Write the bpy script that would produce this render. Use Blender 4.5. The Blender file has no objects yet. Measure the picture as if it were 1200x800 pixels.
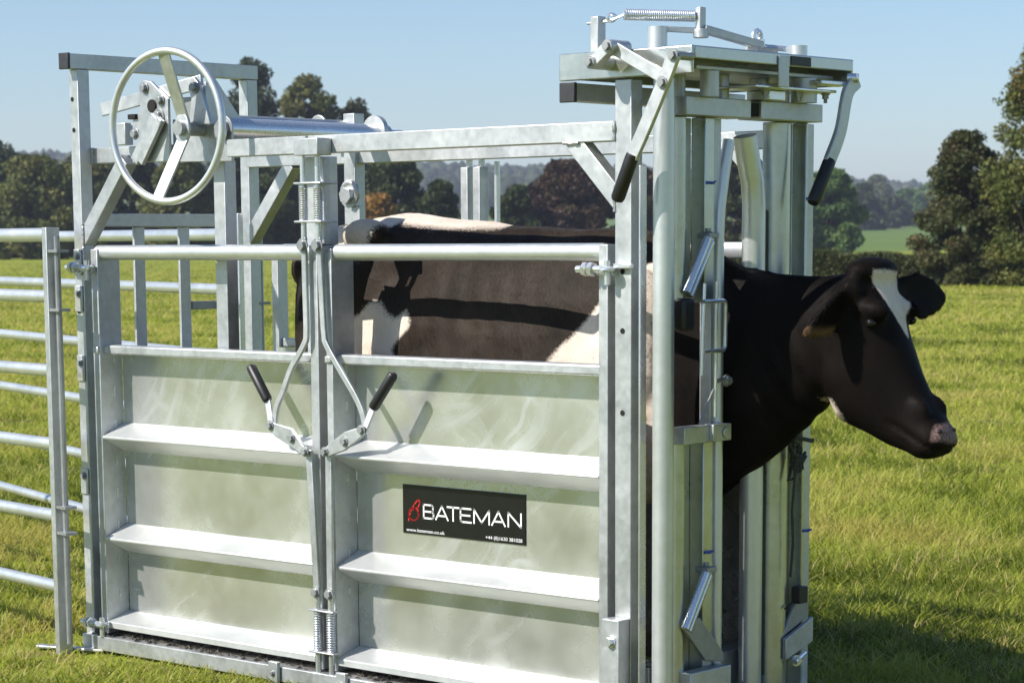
import bpy, bmesh, math, random
import numpy as np
from mathutils import Vector, Matrix, noise
random.seed(7); rng = np.random.default_rng(11)
S = bpy.context.scene
COL = S.collection
R = math.radians

# ------------------------------------------------------------------ camera, sky, sun, exposure
GZ = -0.03                                    # ground height
cam_d = bpy.data.cameras.new('camera'); cam = bpy.data.objects.new('camera', cam_d); COL.objects.link(cam)
cam_d.sensor_width = 36.0; cam_d.lens = 2750 / 1200 * 36; cam_d.shift_y = 275 / 1200
cam_d.dof.use_dof = True; cam_d.dof.focus_distance = 7.7; cam_d.dof.aperture_fstop = 9.0
cam_d.clip_start = 0.1; cam_d.clip_end = 20000
RT = Vector((0.7470, 0.6648, -0.0059)); FW = Vector((-0.6588, 0.7388, -0.1420))
RT.normalize(); FW = (FW - RT * FW.dot(RT)).normalized(); UP = RT.cross(FW)
CAM = Vector((6.557, -5.127, 1.400))
cam.matrix_world = Matrix(((RT.x, UP.x, -FW.x, CAM.x), (RT.y, UP.y, -FW.y, CAM.y), (RT.z, UP.z, -FW.z, CAM.z), (0, 0, 0, 1)))
S.camera = cam

SUN_EL, SUN_AZ = R(40.5), R(27)                 # azimuth measured from -Y towards -X
sdir = Vector((-math.sin(SUN_AZ) * math.cos(SUN_EL), -math.cos(SUN_AZ) * math.cos(SUN_EL), math.sin(SUN_EL)))
W = bpy.data.worlds.new('World'); S.world = W; W.use_nodes = True
nt = W.node_tree; bg = nt.nodes['Background']
sky = nt.nodes.new('ShaderNodeTexSky'); sky.sky_type = 'NISHITA'; sky.sun_disc = False
sky.sun_elevation = SUN_EL; sky.sun_rotation = math.atan2(sdir.x, sdir.y)
sky.air_density = 1.0; sky.dust_density = 0.3; sky.ozone_density = 5.0; sky.altitude = 100
nt.links.new(sky.outputs[0], bg.inputs[0]); bg.inputs[1].default_value = 0.10
sd = bpy.data.lights.new('sun', 'SUN'); sd.energy = 5.0; sd.angle = R(0.5); sd.color = (1.0, 0.95, 0.87)
sun = bpy.data.objects.new('sun', sd); COL.objects.link(sun)
sun.rotation_euler = sdir.to_track_quat('Z', 'Y').to_euler(); sun.location = (-20, -20, 30)
S.view_settings.view_transform = 'Standard'; S.view_settings.look = 'None'
S.view_settings.exposure = 0.5; S.view_settings.gamma = 1.0; S.view_settings.use_curve_mapping = False
S.render.engine = 'CYCLES'
S.cycles.max_bounces = 8; S.cycles.volume_bounces = 0; S.cycles.transparent_max_bounces = 6

# ------------------------------------------------------------------ materials
def newmat(name):
    m = bpy.data.materials.new(name); m.use_nodes = True
    return m, m.node_tree, m.node_tree.nodes['Principled BSDF']
def nd(t, kind, **kw):
    n = t.nodes.new(kind)
    for k, v in kw.items():
        if k in n.inputs: n.inputs[k].default_value = v
        else: setattr(n, k, v)
    return n
def ramp(t, fac, stops):
    r = t.nodes.new('ShaderNodeValToRGB'); e = r.color_ramp.elements
    while len(e) < len(stops): e.new(0.5)
    for el, (p, c) in zip(e, stops):
        el.position = p; el.color = (*c, 1) if len(c) == 3 else c
    t.links.new(fac, r.inputs[0]); return r.outputs[0]
def maprange(t, val, a, b, c, d):
    n = t.nodes.new('ShaderNodeMapRange')
    n.inputs[1].default_value = a; n.inputs[2].default_value = b; n.inputs[3].default_value = c; n.inputs[4].default_value = d
    t.links.new(val, n.inputs[0]); return n.outputs[0]
def coords(t, scale=(1, 1, 1), rot=(0, 0, 0)):
    tc = t.nodes.new('ShaderNodeTexCoord'); mp = t.nodes.new('ShaderNodeMapping')
    if any(rot): mp.vector_type = 'TEXTURE'; scale = tuple(1 / q for q in scale)
    mp.inputs['Scale'].default_value = scale; mp.inputs['Rotation'].default_value = rot
    t.links.new(tc.outputs['Object'], mp.inputs[0]); return mp.outputs[0]
def noise_t(t, vec, scale, detail=4, rough=0.55):
    n = nd(t, 'ShaderNodeTexNoise', Scale=scale, Detail=detail, Roughness=rough)
    t.links.new(vec, n.inputs['Vector']); return n.outputs['Fac']
def mixc(t, fac, a, b, mode='MIX'):
    n = t.nodes.new('ShaderNodeMix'); n.data_type = 'RGBA'; n.blend_type = mode
    for sock, v in ((n.inputs[0], fac), (n.inputs[6], a), (n.inputs[7], b)):
        if hasattr(v, 'links') or hasattr(v, 'is_linked'): t.links.new(v, sock)
        elif isinstance(v, (int, float)): sock.default_value = v
        else: sock.default_value = (*v, 1)
    return n.outputs[2]
def bump(t, b, h, strength, dist):
    n = nd(t, 'ShaderNodeBump', Strength=strength, Distance=dist)
    t.links.new(h, n.inputs['Height']); t.links.new(n.outputs[0], b.inputs['Normal'])

def galv(name, lo, hi, metal, r0, r1, streak=0.0, spangle=0.12):
    m, t, b = newmat(name)
    c = coords(t)
    v = nd(t, 'ShaderNodeTexVoronoi', Scale=60.0); t.links.new(c, v.inputs['Vector'])
    n1 = noise_t(t, c, 5.0, 5 if not streak else 2.5, 0.6 if not streak else 0.5); n2 = noise_t(t, c, 38.0, 3)
    f = mixc(t, spangle, n1, v.outputs['Color']); f = mixc(t, 0.3 if not streak else 0.1, f, n2)
    sep = nd(t, 'ShaderNodeRGBToBW'); t.links.new(f, sep.inputs[0]); fac = sep.outputs[0]
    base = ramp(t, fac, [(0.3, lo), (0.7, hi)])
    rr = maprange(t, fac, 0.3, 0.7, r0, r1)
    if streak:
        wrp = nd(t, 'ShaderNodeTexNoise', Scale=2.6, Detail=2.0); t.links.new(c, wrp.inputs['Vector'])
        def swirl(sc, ang, amt, scale):            # wiped streaks that wander with the warp noise
            av = t.nodes.new('ShaderNodeVectorMath'); av.operation = 'MULTIPLY_ADD'; t.links.new(wrp.outputs['Color'], av.inputs[0])
            av.inputs[1].default_value = (amt, amt, amt); t.links.new(c, av.inputs[2])
            mp = t.nodes.new('ShaderNodeMapping'); mp.vector_type = 'TEXTURE'; mp.inputs['Rotation'].default_value = (0, R(ang), 0); mp.inputs['Scale'].default_value = tuple(1 / q for q in sc)
            t.links.new(av.outputs[0], mp.inputs[0]); return noise_t(t, mp.outputs[0], scale, 2.5, 0.5)
        s1 = swirl((11, 1, 1.2), 40, 0.30, 3.0); s2 = swirl((13, 1, 1.6), -48, 0.35, 2.6)
        s = maprange(t, s1, 0.46, 0.80, 0, 0.9); s_ = maprange(t, s2, 0.54, 0.82, 0, 0.7)
        oi = t.nodes.new('ShaderNodeObjectInfo'); va = t.nodes.new('ShaderNodeVectorMath'); va.operation = 'ADD'; t.links.new(c, va.inputs[0]); t.links.new(oi.outputs['Random'], va.inputs[1]); big = noise_t(t, va.outputs[0], 2.3, 3)
        mx = nd(t, 'ShaderNodeMath', operation='MAXIMUM'); t.links.new(s, mx.inputs[0]); t.links.new(s_, mx.inputs[1])
        mu = nd(t, 'ShaderNodeMath', operation='MULTIPLY'); t.links.new(mx.outputs[0], mu.inputs[0])
        t.links.new(maprange(t, big, 0.42, 0.62, 0.0, streak), mu.inputs[1])
        base = mixc(t, mu.outputs[0], base, (0.74, 0.75, 0.73))
        ad = nd(t, 'ShaderNodeMath', operation='MULTIPLY_ADD'); t.links.new(mu.outputs[0], ad.inputs[0]); ad.inputs[1].default_value = 0.22
        t.links.new(rr, ad.inputs[2]); rr = ad.outputs[0]
    t.links.new(base, b.inputs['Base Color']); t.links.new(rr, b.inputs['Roughness'])
    b.inputs['Metallic'].default_value = metal
    bump(t, b, n1, 0.06, 0.002)
    return m
M = {}
M['galv'] = galv('galvanised_steel', (0.42, 0.435, 0.435), (0.68, 0.695, 0.70), 0.84, 0.40, 0.58)
M['pipe'] = galv('galvanised_pipe', (0.60, 0.62, 0.62), (0.74, 0.76, 0.76), 0.72, 0.32, 0.44, 0, 0.04)
M['sheet'] = galv('galvanised_sheet', (0.52, 0.53, 0.50), (0.74, 0.75, 0.72), 0.74, 0.18, 0.30, 0.9, 0.02)
M['ledge'] = galv('galvanised_ledge', (0.62, 0.64, 0.63), (0.74, 0.75, 0.74), 0.62, 0.40, 0.52, 0, 0.05)
M['bright'] = galv('bright_galvanised_sheet', (0.44, 0.46, 0.43), (0.64, 0.66, 0.62), 0.88, 0.24, 0.38, 0, 0.10)
M['zinc'] = galv('bright_zinc', (0.62, 0.64, 0.66), (0.8, 0.82, 0.84), 0.75, 0.2, 0.32)
M['dull'] = galv('dull_steel', (0.26, 0.27, 0.27), (0.42, 0.43, 0.43), 0.6, 0.38, 0.55)
def plain(name, col, rough, metal=0.0, sc=40.0, var=0.25, bmp=0.0):
    m, t, b = newmat(name); c = coords(t); n = noise_t(t, c, sc, 4)
    lo = tuple(x * (1 - var) for x in col); hi = tuple(min(1, x * (1 + var)) for x in col)
    t.links.new(ramp(t, n, [(0.3, lo), (0.7, hi)]), b.inputs['Base Color'])
    b.inputs['Roughness'].default_value = rough; b.inputs['Metallic'].default_value = metal
    if bmp: bump(t, b, n, bmp, 0.004)
    return m
M['black'] = plain('black_rubber', (0.012, 0.012, 0.013), 0.45)
M['cap'] = plain('dark_plastic', (0.03, 0.03, 0.035), 0.5)
M['hole'] = plain('dark_hole', (0.01, 0.01, 0.01), 0.9)
M['signblack'] = plain('sign_black', (0.006, 0.006, 0.006), 0.3)
M['signwhite'] = plain('sign_white', (0.80, 0.80, 0.80), 0.5, var=0.02)
M['signred'] = plain('sign_red', (0.55, 0.025, 0.02), 0.5, var=0.05)
M['floor'] = plain('dirty_floor_plate', (0.07, 0.06, 0.045), 0.8, sc=14, var=0.6, bmp=0.6)
M['rope'] = plain('rope', (0.05, 0.055, 0.05), 0.9, sc=150, bmp=0.5)
M['blue'] = plain('blue_tie', (0.06, 0.10, 0.42), 0.5)
M['eye'] = plain('cow_eye', (0.006, 0.005, 0.004), 0.08)
M['nostril'] = plain('nostril', (0.02, 0.012, 0.012), 0.5)

# ------------------------------------------------------------------ mesh helpers
class MB:
    def __init__(s): s.v = []; s.f = []; s.g = []; s.in_g = False
    def add(s, vs, fs):
        if not s.in_g: s.g.append((len(s.v), len(s.f)))
        k = len(s.v); s.v += [tuple(v) for v in vs]; s.f += [tuple(i + k for i in f) for f in fs]; return s
    def box(s, x0, x1, y0, y1, z0, z1):
        vs = [(x, y, z) for x in (x0, x1) for y in (y0, y1) for z in (z0, z1)]
        return s.add(vs, [(0, 1, 3, 2), (4, 6, 7, 5), (0, 4, 5, 1), (2, 3, 7, 6), (0, 2, 6, 4), (1, 5, 7, 3)])
    def bar(s, p0, p1, w, h, up=(0, 0, 1)):       # rectangular bar, w across, h along up
        p0, p1 = Vector(p0), Vector(p1); d = (p1 - p0).normalized(); u = Vector(up)
        u = (u - d * u.dot(d)).normalized(); a = d.cross(u)
        vs = [p + a * (w / 2 * i) + u * (h / 2 * j) for p in (p0, p1) for i in (-1, 1) for j in (-1, 1)]
        return s.add(vs, [(0, 1, 3, 2), (4, 6, 7, 5), (0, 4, 5, 1), (2, 3, 7, 6), (0, 2, 6, 4), (1, 5, 7, 3)])
    def tube(s, pts, r, n=14, rs=None, closed=False):
        pts = [Vector(p) for p in pts]; m = len(pts); vs = []; prev = None
        for i, p in enumerate(pts):
            if closed: d = (pts[(i + 1) % m] - pts[i - 1]).normalized()
            else: d = (pts[min(i + 1, m - 1)] - pts[max(i - 1, 0)]).normalized()
            if prev is None:
                a = d.orthogonal().normalized()
            else:
                a = (prev - d * prev.dot(d)).normalized()
            prev = a; b = d.cross(a); rr = rs[i] if rs else r
            vs += [p + (a * math.cos(2 * math.pi * k / n) + b * math.sin(2 * math.pi * k / n)) * rr for k in range(n)]
        fs = []
        for i in range(m if closed else m - 1):
            j = (i + 1) % m
            fs += [(i * n + k, i * n + (k + 1) % n, j * n + (k + 1) % n, j * n + k) for k in range(n)]
        if not closed: fs += [tuple(range(n - 1, -1, -1)), tuple((m - 1) * n + k for k in range(n))]
        return s.add(vs, fs)
    def prism(s, poly, a0, a1, axis='y'):         # polygon in the two other axes, extruded along axis
        def P(u, v, a): return {'y': (u, a, v), 'x': (a, u, v), 'z': (u, v, a)}[axis]
        n = len(poly); vs = [P(u, v, a0) for u, v in poly] + [P(u, v, a1) for u, v in poly]
        return s.add(vs, [tuple(range(n)), tuple(range(2 * n - 1, n - 1, -1))] + [(i, i + n, (i + 1) % n + n, (i + 1) % n) for i in range(n)])
    def bolt(s, p, d, r=0.012, h=0.012, washer=True, stub=0.0):
        p = Vector(p); d = Vector(d).normalized()
        s.g.append((len(s.v), len(s.f))); s.in_g = True
        if washer: s.tube([p, p + d * 0.003], r * 1.45, 14)
        s.tube([p + d * 0.003, p + d * (0.003 + h)], r, 6)
        if stub: s.tube([p + d * h, p + d * (h + stub)], r * 0.55, 8)
        s.in_g = False
        return s
    def coil(s, p0, p1, Rr, r, turns, n=6, per=12):
        p0, p1 = Vector(p0), Vector(p1); d = (p1 - p0).normalized(); a = d.orthogonal().normalized(); b = d.cross(a)
        N = int(turns * per)
        return s.tube([p0.lerp(p1, i / N) + (a * math.cos(2 * math.pi * i / per) + b * math.sin(2 * math.pi * i / per)) * Rr for i in range(N + 1)], r, n)
    def strip(s, pts, w, a0, a1, k=6, axis='y'):   # flat bar bent in the plane across axis, smooth through pts
        P = [Vector(p) for p in pts]; out = []
        Q = [P[0] * 2 - P[1]] + P + [P[-1] * 2 - P[-2]]
        for i in range(1, len(Q) - 2):
            for j in range(k):
                t = j / k; p0, p1, p2, p3 = Q[i - 1], Q[i], Q[i + 1], Q[i + 2]
                c = 0.5 * ((2 * p1) + (p2 - p0) * t + (2 * p0 - 5 * p1 + 4 * p2 - p3) * t * t + (3 * p1 - p0 - 3 * p2 + p3) * t ** 3); out.append(c)
        out.append(P[-1]); n = len(out); vs = []
        def W(v, a): return (v.x, a, v.y) if axis == 'y' else (a, v.x, v.y)
        for i, p in enumerate(out):
            d = (out[min(i + 1, n - 1)] - out[max(i - 1, 0)]).normalized(); m = Vector((-d.y, d.x)) * w / 2
            vs += [W(p - m, a0), W(p + m, a0), W(p + m, a1), W(p - m, a1)]
        fs = [(i * 4 + j, i * 4 + (j + 1) % 4, i * 4 + 4 + (j + 1) % 4, i * 4 + 4 + j) for i in range(n - 1) for j in range(4)]
        return s.add(vs, fs + [(3, 2, 1, 0), tuple((n - 1) * 4 + j for j in range(4))])
    def each(s):                                  # one MB per separate piece
        out = []
        for (v0, f0), (v1, f1) in zip(s.g, s.g[1:] + [(len(s.v), len(s.f))]):
            m = MB(); m.v = s.v[v0:v1]; m.f = [tuple(i - v0 for i in f) for f in s.f[f0:f1]]; out.append(m)
        return out
    def build(s, name, mat, parent=None, bevel=0.0025, smooth=True):
        off = Vector((0, 0, 0)); q = parent
        while q is not None: off += q.location; q = q.parent
        me = bpy.data.meshes.new(name)
        me.from_pydata([(v[0] - off.x, v[1] - off.y, v[2] - off.z) for v in s.v], [], s.f)
        bm = bmesh.new(); bm.from_mesh(me); bmesh.ops.recalc_face_normals(bm, faces=bm.faces); bm.to_mesh(me); bm.free()
        me.materials.append(mat if not isinstance(mat, str) else M[mat])
        if smooth:
            me.polygons.foreach_set('use_smooth', [True] * len(me.polygons)); me.set_sharp_from_angle(angle=R(35))
        o = bpy.data.objects.new(name, me); COL.objects.link(o)
        if parent: o.parent = parent
        if bevel:
            b = o.modifiers.new('bevel', 'BEVEL'); b.width = bevel; b.segments = 2; b.limit_method = 'ANGLE'; b.angle_limit = R(40)
        return o
def arc(c, r, a0, a1, n, plane='xz'):
    out = []
    for i in range(n + 1):
        a = R(a0 + (a1 - a0) * i / n); u, v = r * math.cos(a), r * math.sin(a)
        out.append({'xz': (c[0] + u, c[1], c[2] + v), 'yz': (c[0], c[1] + u, c[2] + v), 'xy': (c[0] + u, c[1] + v, c[2])}[plane])
    return out
def tag(o, label=None, cat=None, group=None, kind=None):
    for k, v in (('label', label), ('category', cat), ('group', group), ('kind', kind)):
        if v: o[k] = v
    return o
def empty(name, loc, label, cat, group=None):
    o = bpy.data.objects.new(name, None); COL.objects.link(o); o.location = loc; o.empty_display_size = 0.2
    return tag(o, label, cat, group)
def copy_tree(o, parent=None):
    c = o.copy(); COL.objects.link(c); c.parent = parent
    for ch in list(o.children): copy_tree(ch, c)
    return c

# ------------------------------------------------------------------ terrain
FH = Vector((FW.x, FW.y, 0)).normalized(); RH = Vector((RT.x, RT.y, 0)).normalized()
def gp(tan, d, z=0.0):                        # ground point from lateral ratio and distance ahead of the viewpoint
    p = CAM + FH * d + RH * (tan * d); return Vector((p.x, p.y, z))
def interp(x, xs, ys): return float(np.interp(x, xs, ys))
AZ_T = [-0.6, -0.218, -0.18, -0.06, -0.02, 0.02, 0.06, 0.10, 0.14, 0.175, 0.22, 0.6]
AZ_H = [34, 41, 41, 37, 31, 29, 27, 24, 20, 18, 17, 15]
def terrain(x, y):
    d = Vector((x - CAM.x, y - CAM.y, 0)); r = d.length; f = d.dot(FH); l = d.dot(RH)
    t = l / f if f > 1e-3 and abs(l / f) < 0.6 else 0.6
    h = GZ
    if r > 240:
        h += 6.5 * min(1, (r - 240) / 560) ** 1.1 * (0.35 + 0.65 * (1 if t > 0.05 else max(0, (t + 0.05) / 0.1)))
    if r > 700:
        k = min(1, (r - 700) / 800); k = k * k * (3 - 2 * k)
        h += interp(t, AZ_T, AZ_H) * k + 5 * k * noise.noise(Vector((x * 0.003, y * 0.003, 1.3)))
    if r > 1600: h -= (r - 1600) * 0.02
    h += 0.02 * noise.noise(Vector((x * 0.7, y * 0.7, 0))) * min(1, r / 30)
    return h
def ring_sheet(name, rs, mat):
    na = 288; vs = []; fs = []
    for r in rs:
        for k in range(na):
            a = 2 * math.pi * k / na; x, y = CAM.x + r * math.cos(a), CAM.y + r * math.sin(a)
            vs.append((x, y, terrain(x, y)))
    for i in range(len(rs) - 1):
        for k in range(na):
            fs.append((i * na + k, i * na + (k + 1) % na, (i + 1) * na + (k + 1) % na, (i + 1) * na + k))
    if rs[0] < 2: fs.append(tuple(range(na)))
    b = MB(); b.add(vs, fs); o = b.build(name, mat, None, 0); tag(o, kind='structure')
    for p in o.data.polygons:
        if p.normal.z < 0: p.flip()
    return o
def field_mat(name, near):
    m, t, b = newmat(name); c = coords(t)
    n1 = noise_t(t, c, 0.35 if near else 0.012, 5, 0.6); n2 = noise_t(t, c, 6.0 if near else 0.06, 5, 0.7); n3 = noise_t(t, c, 55.0, 3, 0.7)
    f = mixc(t, 0.5, n1, n2)
    if near: f = mixc(t, 0.35, f, n3)
    sp = nd(t, 'ShaderNodeRGBToBW'); t.links.new(f, sp.inputs[0])
    if near:
        col = ramp(t, sp.outputs[0], [(0.30, (0.14, 0.17, 0.020)), (0.45, (0.22, 0.265, 0.030)), (0.58, (0.28, 0.31, 0.042)), (0.72, (0.31, 0.30, 0.07))])
    else:
        col = ramp(t, sp.outputs[0], [(0.35, (0.085, 0.135, 0.03)), (0.5, (0.11, 0.17, 0.04)), (0.65, (0.16, 0.19, 0.055))])
    t.links.new(col, b.inputs['Base Color']); b.inputs['Roughness'].default_value = 0.9; b.inputs['Specular IOR Level'].default_value = 0.1
    if near:
        bump(t, b, n3, 0.8, 0.03)
        soil = maprange(t, noise_t(t, c, 1.6, 5, 0.65), 0.56, 0.66, 0, 0.85)
        col = mixc(t, soil, col, (0.16, 0.11, 0.06)); t.links.new(col, b.inputs['Base Color'])
    return m
M['field'] = field_mat('field_grass', True); M['hill'] = field_mat('hill_pasture', False)
rs = [1.0]
while rs[-1] < 240: rs.append(rs[-1] * 1.09)
field = ring_sheet('field', [r for r in rs if r < 240] + [245.0], M['field'])
rs2 = [245.0]
while rs2[-1] < 3000: rs2.append(rs2[-1] * 1.06)
hills = ring_sheet('hills', rs2, M['hill'])
#GRASS
# ------------------------------------------------------------------ grass blades over the near field
def grass_mat():
    m, t, b = newmat('grass_blades')
    at = t.nodes.new('ShaderNodeAttribute'); at.attribute_name = 'tint'
    col = ramp(t, at.outputs['Fac'], [(0.0, (0.12, 0.155, 0.014)), (0.35, (0.34, 0.39, 0.050)), (0.62, (0.46, 0.475, 0.085)), (0.82, (0.48, 0.43, 0.11)), (1.0, (0.55, 0.45, 0.21))])
    t.links.new(col, b.inputs['Base Color']); b.inputs['Roughness'].default_value = 0.5; b.inputs['Specular IOR Level'].default_value = 0.3
    tr = t.nodes.new('ShaderNodeBsdfTranslucent'); t.links.new(col, tr.inputs[0])
    mx = t.nodes.new('ShaderNodeMixShader'); mx.inputs[0].default_value = 0.5
    t.links.new(b.outputs[0], mx.inputs[1]); t.links.new(tr.outputs[0], mx.inputs[2])
    t.links.new(mx.outputs[0], t.nodes['Material Output'].inputs[0]); return m
def vnoise(x, y, s, seed):                    # cheap smooth value noise on arrays
    g = np.random.default_rng(seed).random((256, 256)); X = x * s; Y = y * s
    xi = np.floor(X).astype(int); yi = np.floor(Y).astype(int); fx = X - xi; fy = Y - yi
    fx = fx * fx * (3 - 2 * fx); fy = fy * fy * (3 - 2 * fy)
    a = g[xi % 256, yi % 256]; b = g[(xi + 1) % 256, yi % 256]; c = g[xi % 256, (yi + 1) % 256]; d = g[(xi + 1) % 256, (yi + 1) % 256]
    return (a * (1 - fx) + b * fx) * (1 - fy) + (c * (1 - fx) + d * fx) * fy
def grass():
    N = 780000
    u = rng.random(N); d0, d1 = 4.8, 170.0
    d = d0 * (d1 / d0) ** (u ** 1.55)
    wide = rng.random(N) < 0.28; tn = np.where(wide, (rng.random(N) + rng.random(N) - 1) * 0.85, (rng.random(N) * 2 - 1) * 0.27)
    x = CAM.x + FH.x * d + RH.x * tn * d; y = CAM.y + FH.y * d + RH.y * tn * d
    patch = vnoise(x, y, 0.7, 1) * 0.5 + vnoise(x, y, 2.3, 2) * 0.3 + vnoise(x, y, 7.0, 3) * 0.2
    bare = vnoise(x, y, 1.1, 5) * 0.6 + vnoise(x, y, 5.0, 6) * 0.4
    near = np.exp(-(np.maximum(0, np.abs(x - 1.2) - 1.3) ** 2 + np.maximum(0, np.abs(y - 0.4) - 0.45) ** 2) / 0.10)
    bare = bare + 0.26 * near
    keep = (bare < 0.74) | (rng.random(N) < 0.25)
    keep &= ~((x > 0.0) & (x < 2.62) & (y > -0.02) & (y < 0.82))
    x, y, d, patch = x[keep], y[keep], d[keep], patch[keep]; N = len(x)
    z = np.full(N, GZ - 0.004); near = near[keep]
    sc = np.clip(d / 11.0, 1, 6.0)
    h = (0.022 + 0.055 * rng.random(N) ** 1.7 + 0.04 * np.clip(patch - 0.45, 0, 1)) * np.clip(sc, 1, 1.15) * (1 - 0.45 * near) * (0.75 + 0.6 * vnoise(x, y, 1.7, 12))
    w = (0.0018 + 0.0020 * rng.random(N)) * sc
    az = rng.random(N) * 2 * np.pi; lean = 0.5 + 1.7 * rng.random(N)
    ca, sa = np.cos(az), np.sin(az); lx, ly = ca * lean * h, sa * lean * h
    sx, sy = -sa * w, ca * w
    V = np.empty((N, 5, 3), np.float32)
    V[:, 0] = np.stack([x - sx, y - sy, z], 1); V[:, 1] = np.stack([x + sx, y + sy, z], 1)
    V[:, 2] = np.stack([x + sx * .8 + lx * .35, y + sy * .8 + ly * .35, z + h * .6], 1)
    V[:, 3] = np.stack([x - sx * .8 + lx * .35, y - sy * .8 + ly * .35, z + h * .6], 1)
    V[:, 4] = np.stack([x + lx, y + ly, z + h], 1)
    k = (np.arange(N) * 5)[:, None]
    loops = np.concatenate([k + [0, 1, 2, 3], k + [3, 2, 4]], 1).astype(np.int32).ravel()
    starts = (np.arange(N) * 7)[:, None] + [0, 4]
    me = bpy.data.meshes.new('grass'); me.vertices.add(N * 5); me.vertices.foreach_set('co', V.ravel())
    me.loops.add(N * 7); me.loops.foreach_set('vertex_index', loops)
    me.polygons.add(N * 2); me.polygons.foreach_set('loop_start', starts.astype(np.int32).ravel())
    me.update(calc_edges=True)
    tint = np.clip((patch - 0.5) * 2.5 + 0.48 + (rng.random(N) - 0.5) * 0.5, 0, 0.8)
    dry = rng.random(N) < 0.07 + 0.22 * (bare[keep] > 0.62); tint = np.where(dry, 0.8 + 0.2 * rng.random(N), tint)
    a = me.attributes.new('tint', 'FLOAT', 'POINT'); a.data.foreach_set('value', np.repeat(tint, 5).astype(np.float32))
    me.polygons.foreach_set('use_smooth', np.ones(N * 2, bool))
    me.materials.append(grass_mat()); o = bpy.data.objects.new('grass', me); COL.objects.link(o)
    tag(o, 'short lime green pasture grass with dry straw tufts', 'grass', kind='stuff')
grass()

# ------------------------------------------------------------------ trees, hedges, far wood
def leaf_mat(name, stops):
    m, t, b = newmat(name)
    at = t.nodes.new('ShaderNodeAttribute'); at.attribute_name = 'tint'
    col = ramp(t, at.outputs['Fac'], stops)
    t.links.new(col, b.inputs['Base Color']); b.inputs['Roughness'].default_value = 0.6; b.inputs['Specular IOR Level'].default_value = 0.25
    tr = t.nodes.new('ShaderNodeBsdfTranslucent'); t.links.new(col, tr.inputs[0])
    mx = t.nodes.new('ShaderNodeMixShader'); mx.inputs[0].default_value = 0.25
    t.links.new(b.outputs[0], mx.inputs[1]); t.links.new(tr.outputs[0], mx.inputs[2])
    t.links.new(mx.outputs[0], t.nodes['Material Output'].inputs[0]); return m
LEAF = {
 'dark': leaf_mat('dark_leaves', [(0, (0.022, 0.034, 0.012)), (0.6, (0.045, 0.062, 0.019)), (1, (0.085, 0.098, 0.030))]),
 'olive': leaf_mat('olive_leaves', [(0, (0.045, 0.062, 0.016)), (0.5, (0.105, 0.122, 0.028)), (0.85, (0.155, 0.155, 0.04)), (1, (0.20, 0.16, 0.045))]),
 'green': leaf_mat('green_leaves', [(0, (0.043, 0.086, 0.020)), (0.6, (0.093, 0.162, 0.037)), (1, (0.153, 0.209, 0.060))]),
 'copper': leaf_mat('copper_leaves', [(0, (0.025, 0.016, 0.012)), (0.5, (0.055, 0.032, 0.022)), (0.8, (0.09, 0.05, 0.03)), (1, (0.06, 0.07, 0.025))]),
 'brown': leaf_mat('autumn_leaves', [(0, (0.034, 0.046, 0.016)), (0.6, (0.072, 0.084, 0.028)), (0.88, (0.105, 0.090, 0.036)), (1, (0.16, 0.085, 0.04))]),
 'yellow': leaf_mat('turning_leaves', [(0, (0.045, 0.062, 0.016)), (0.5, (0.105, 0.125, 0.028)), (0.8, (0.16, 0.155, 0.040)), (1, (0.21, 0.12, 0.04))]),
 'orange': leaf_mat('bracken_leaves', [(0, (0.085, 0.067, 0.020)), (0.5, (0.204, 0.133, 0.034)), (1, (0.408, 0.209, 0.051))]),
}
M['bark'] = plain('bark', (0.07, 0.055, 0.04), 0.9, sc=8, var=0.5, bmp=0.8)
def leaves_mesh(name, P, tint, size, mat, up=0.3):
    N = len(P); q = rng.normal(size=(N, 3)); q[:, 2] += up; q /= np.linalg.norm(q, axis=1)[:, None]
    r = rng.normal(size=(N, 3)); a = np.cross(q, r); a /= np.linalg.norm(a, axis=1)[:, None]; b = np.cross(q, a)
    s = size * (0.55 + 0.9 * rng.random(N)); a *= s[:, None]; b *= (s * (0.5 + 0.3 * rng.random(N)))[:, None]
    V = np.stack([P - a, P - b * 0.9 + a * 0.1 + q * s[:, None] * 0.12, P + a, P + b], 1).astype(np.float32)
    me = bpy.data.meshes.new(name); me.vertices.add(N * 4); me.vertices.foreach_set('co', V.ravel())
    me.loops.add(N * 4); me.loops.foreach_set('vertex_index', np.arange(N * 4, dtype=np.int32))
    me.polygons.add(N); me.polygons.foreach_set('loop_start', np.arange(0, N * 4, 4, dtype=np.int32)); me.update(calc_edges=True)
    at = me.attributes.new('tint', 'FLOAT', 'POINT'); at.data.foreach_set('value', np.repeat(np.clip(tint, 0, 1), 4).astype(np.float32))
    me.materials.append(mat); return me
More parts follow.
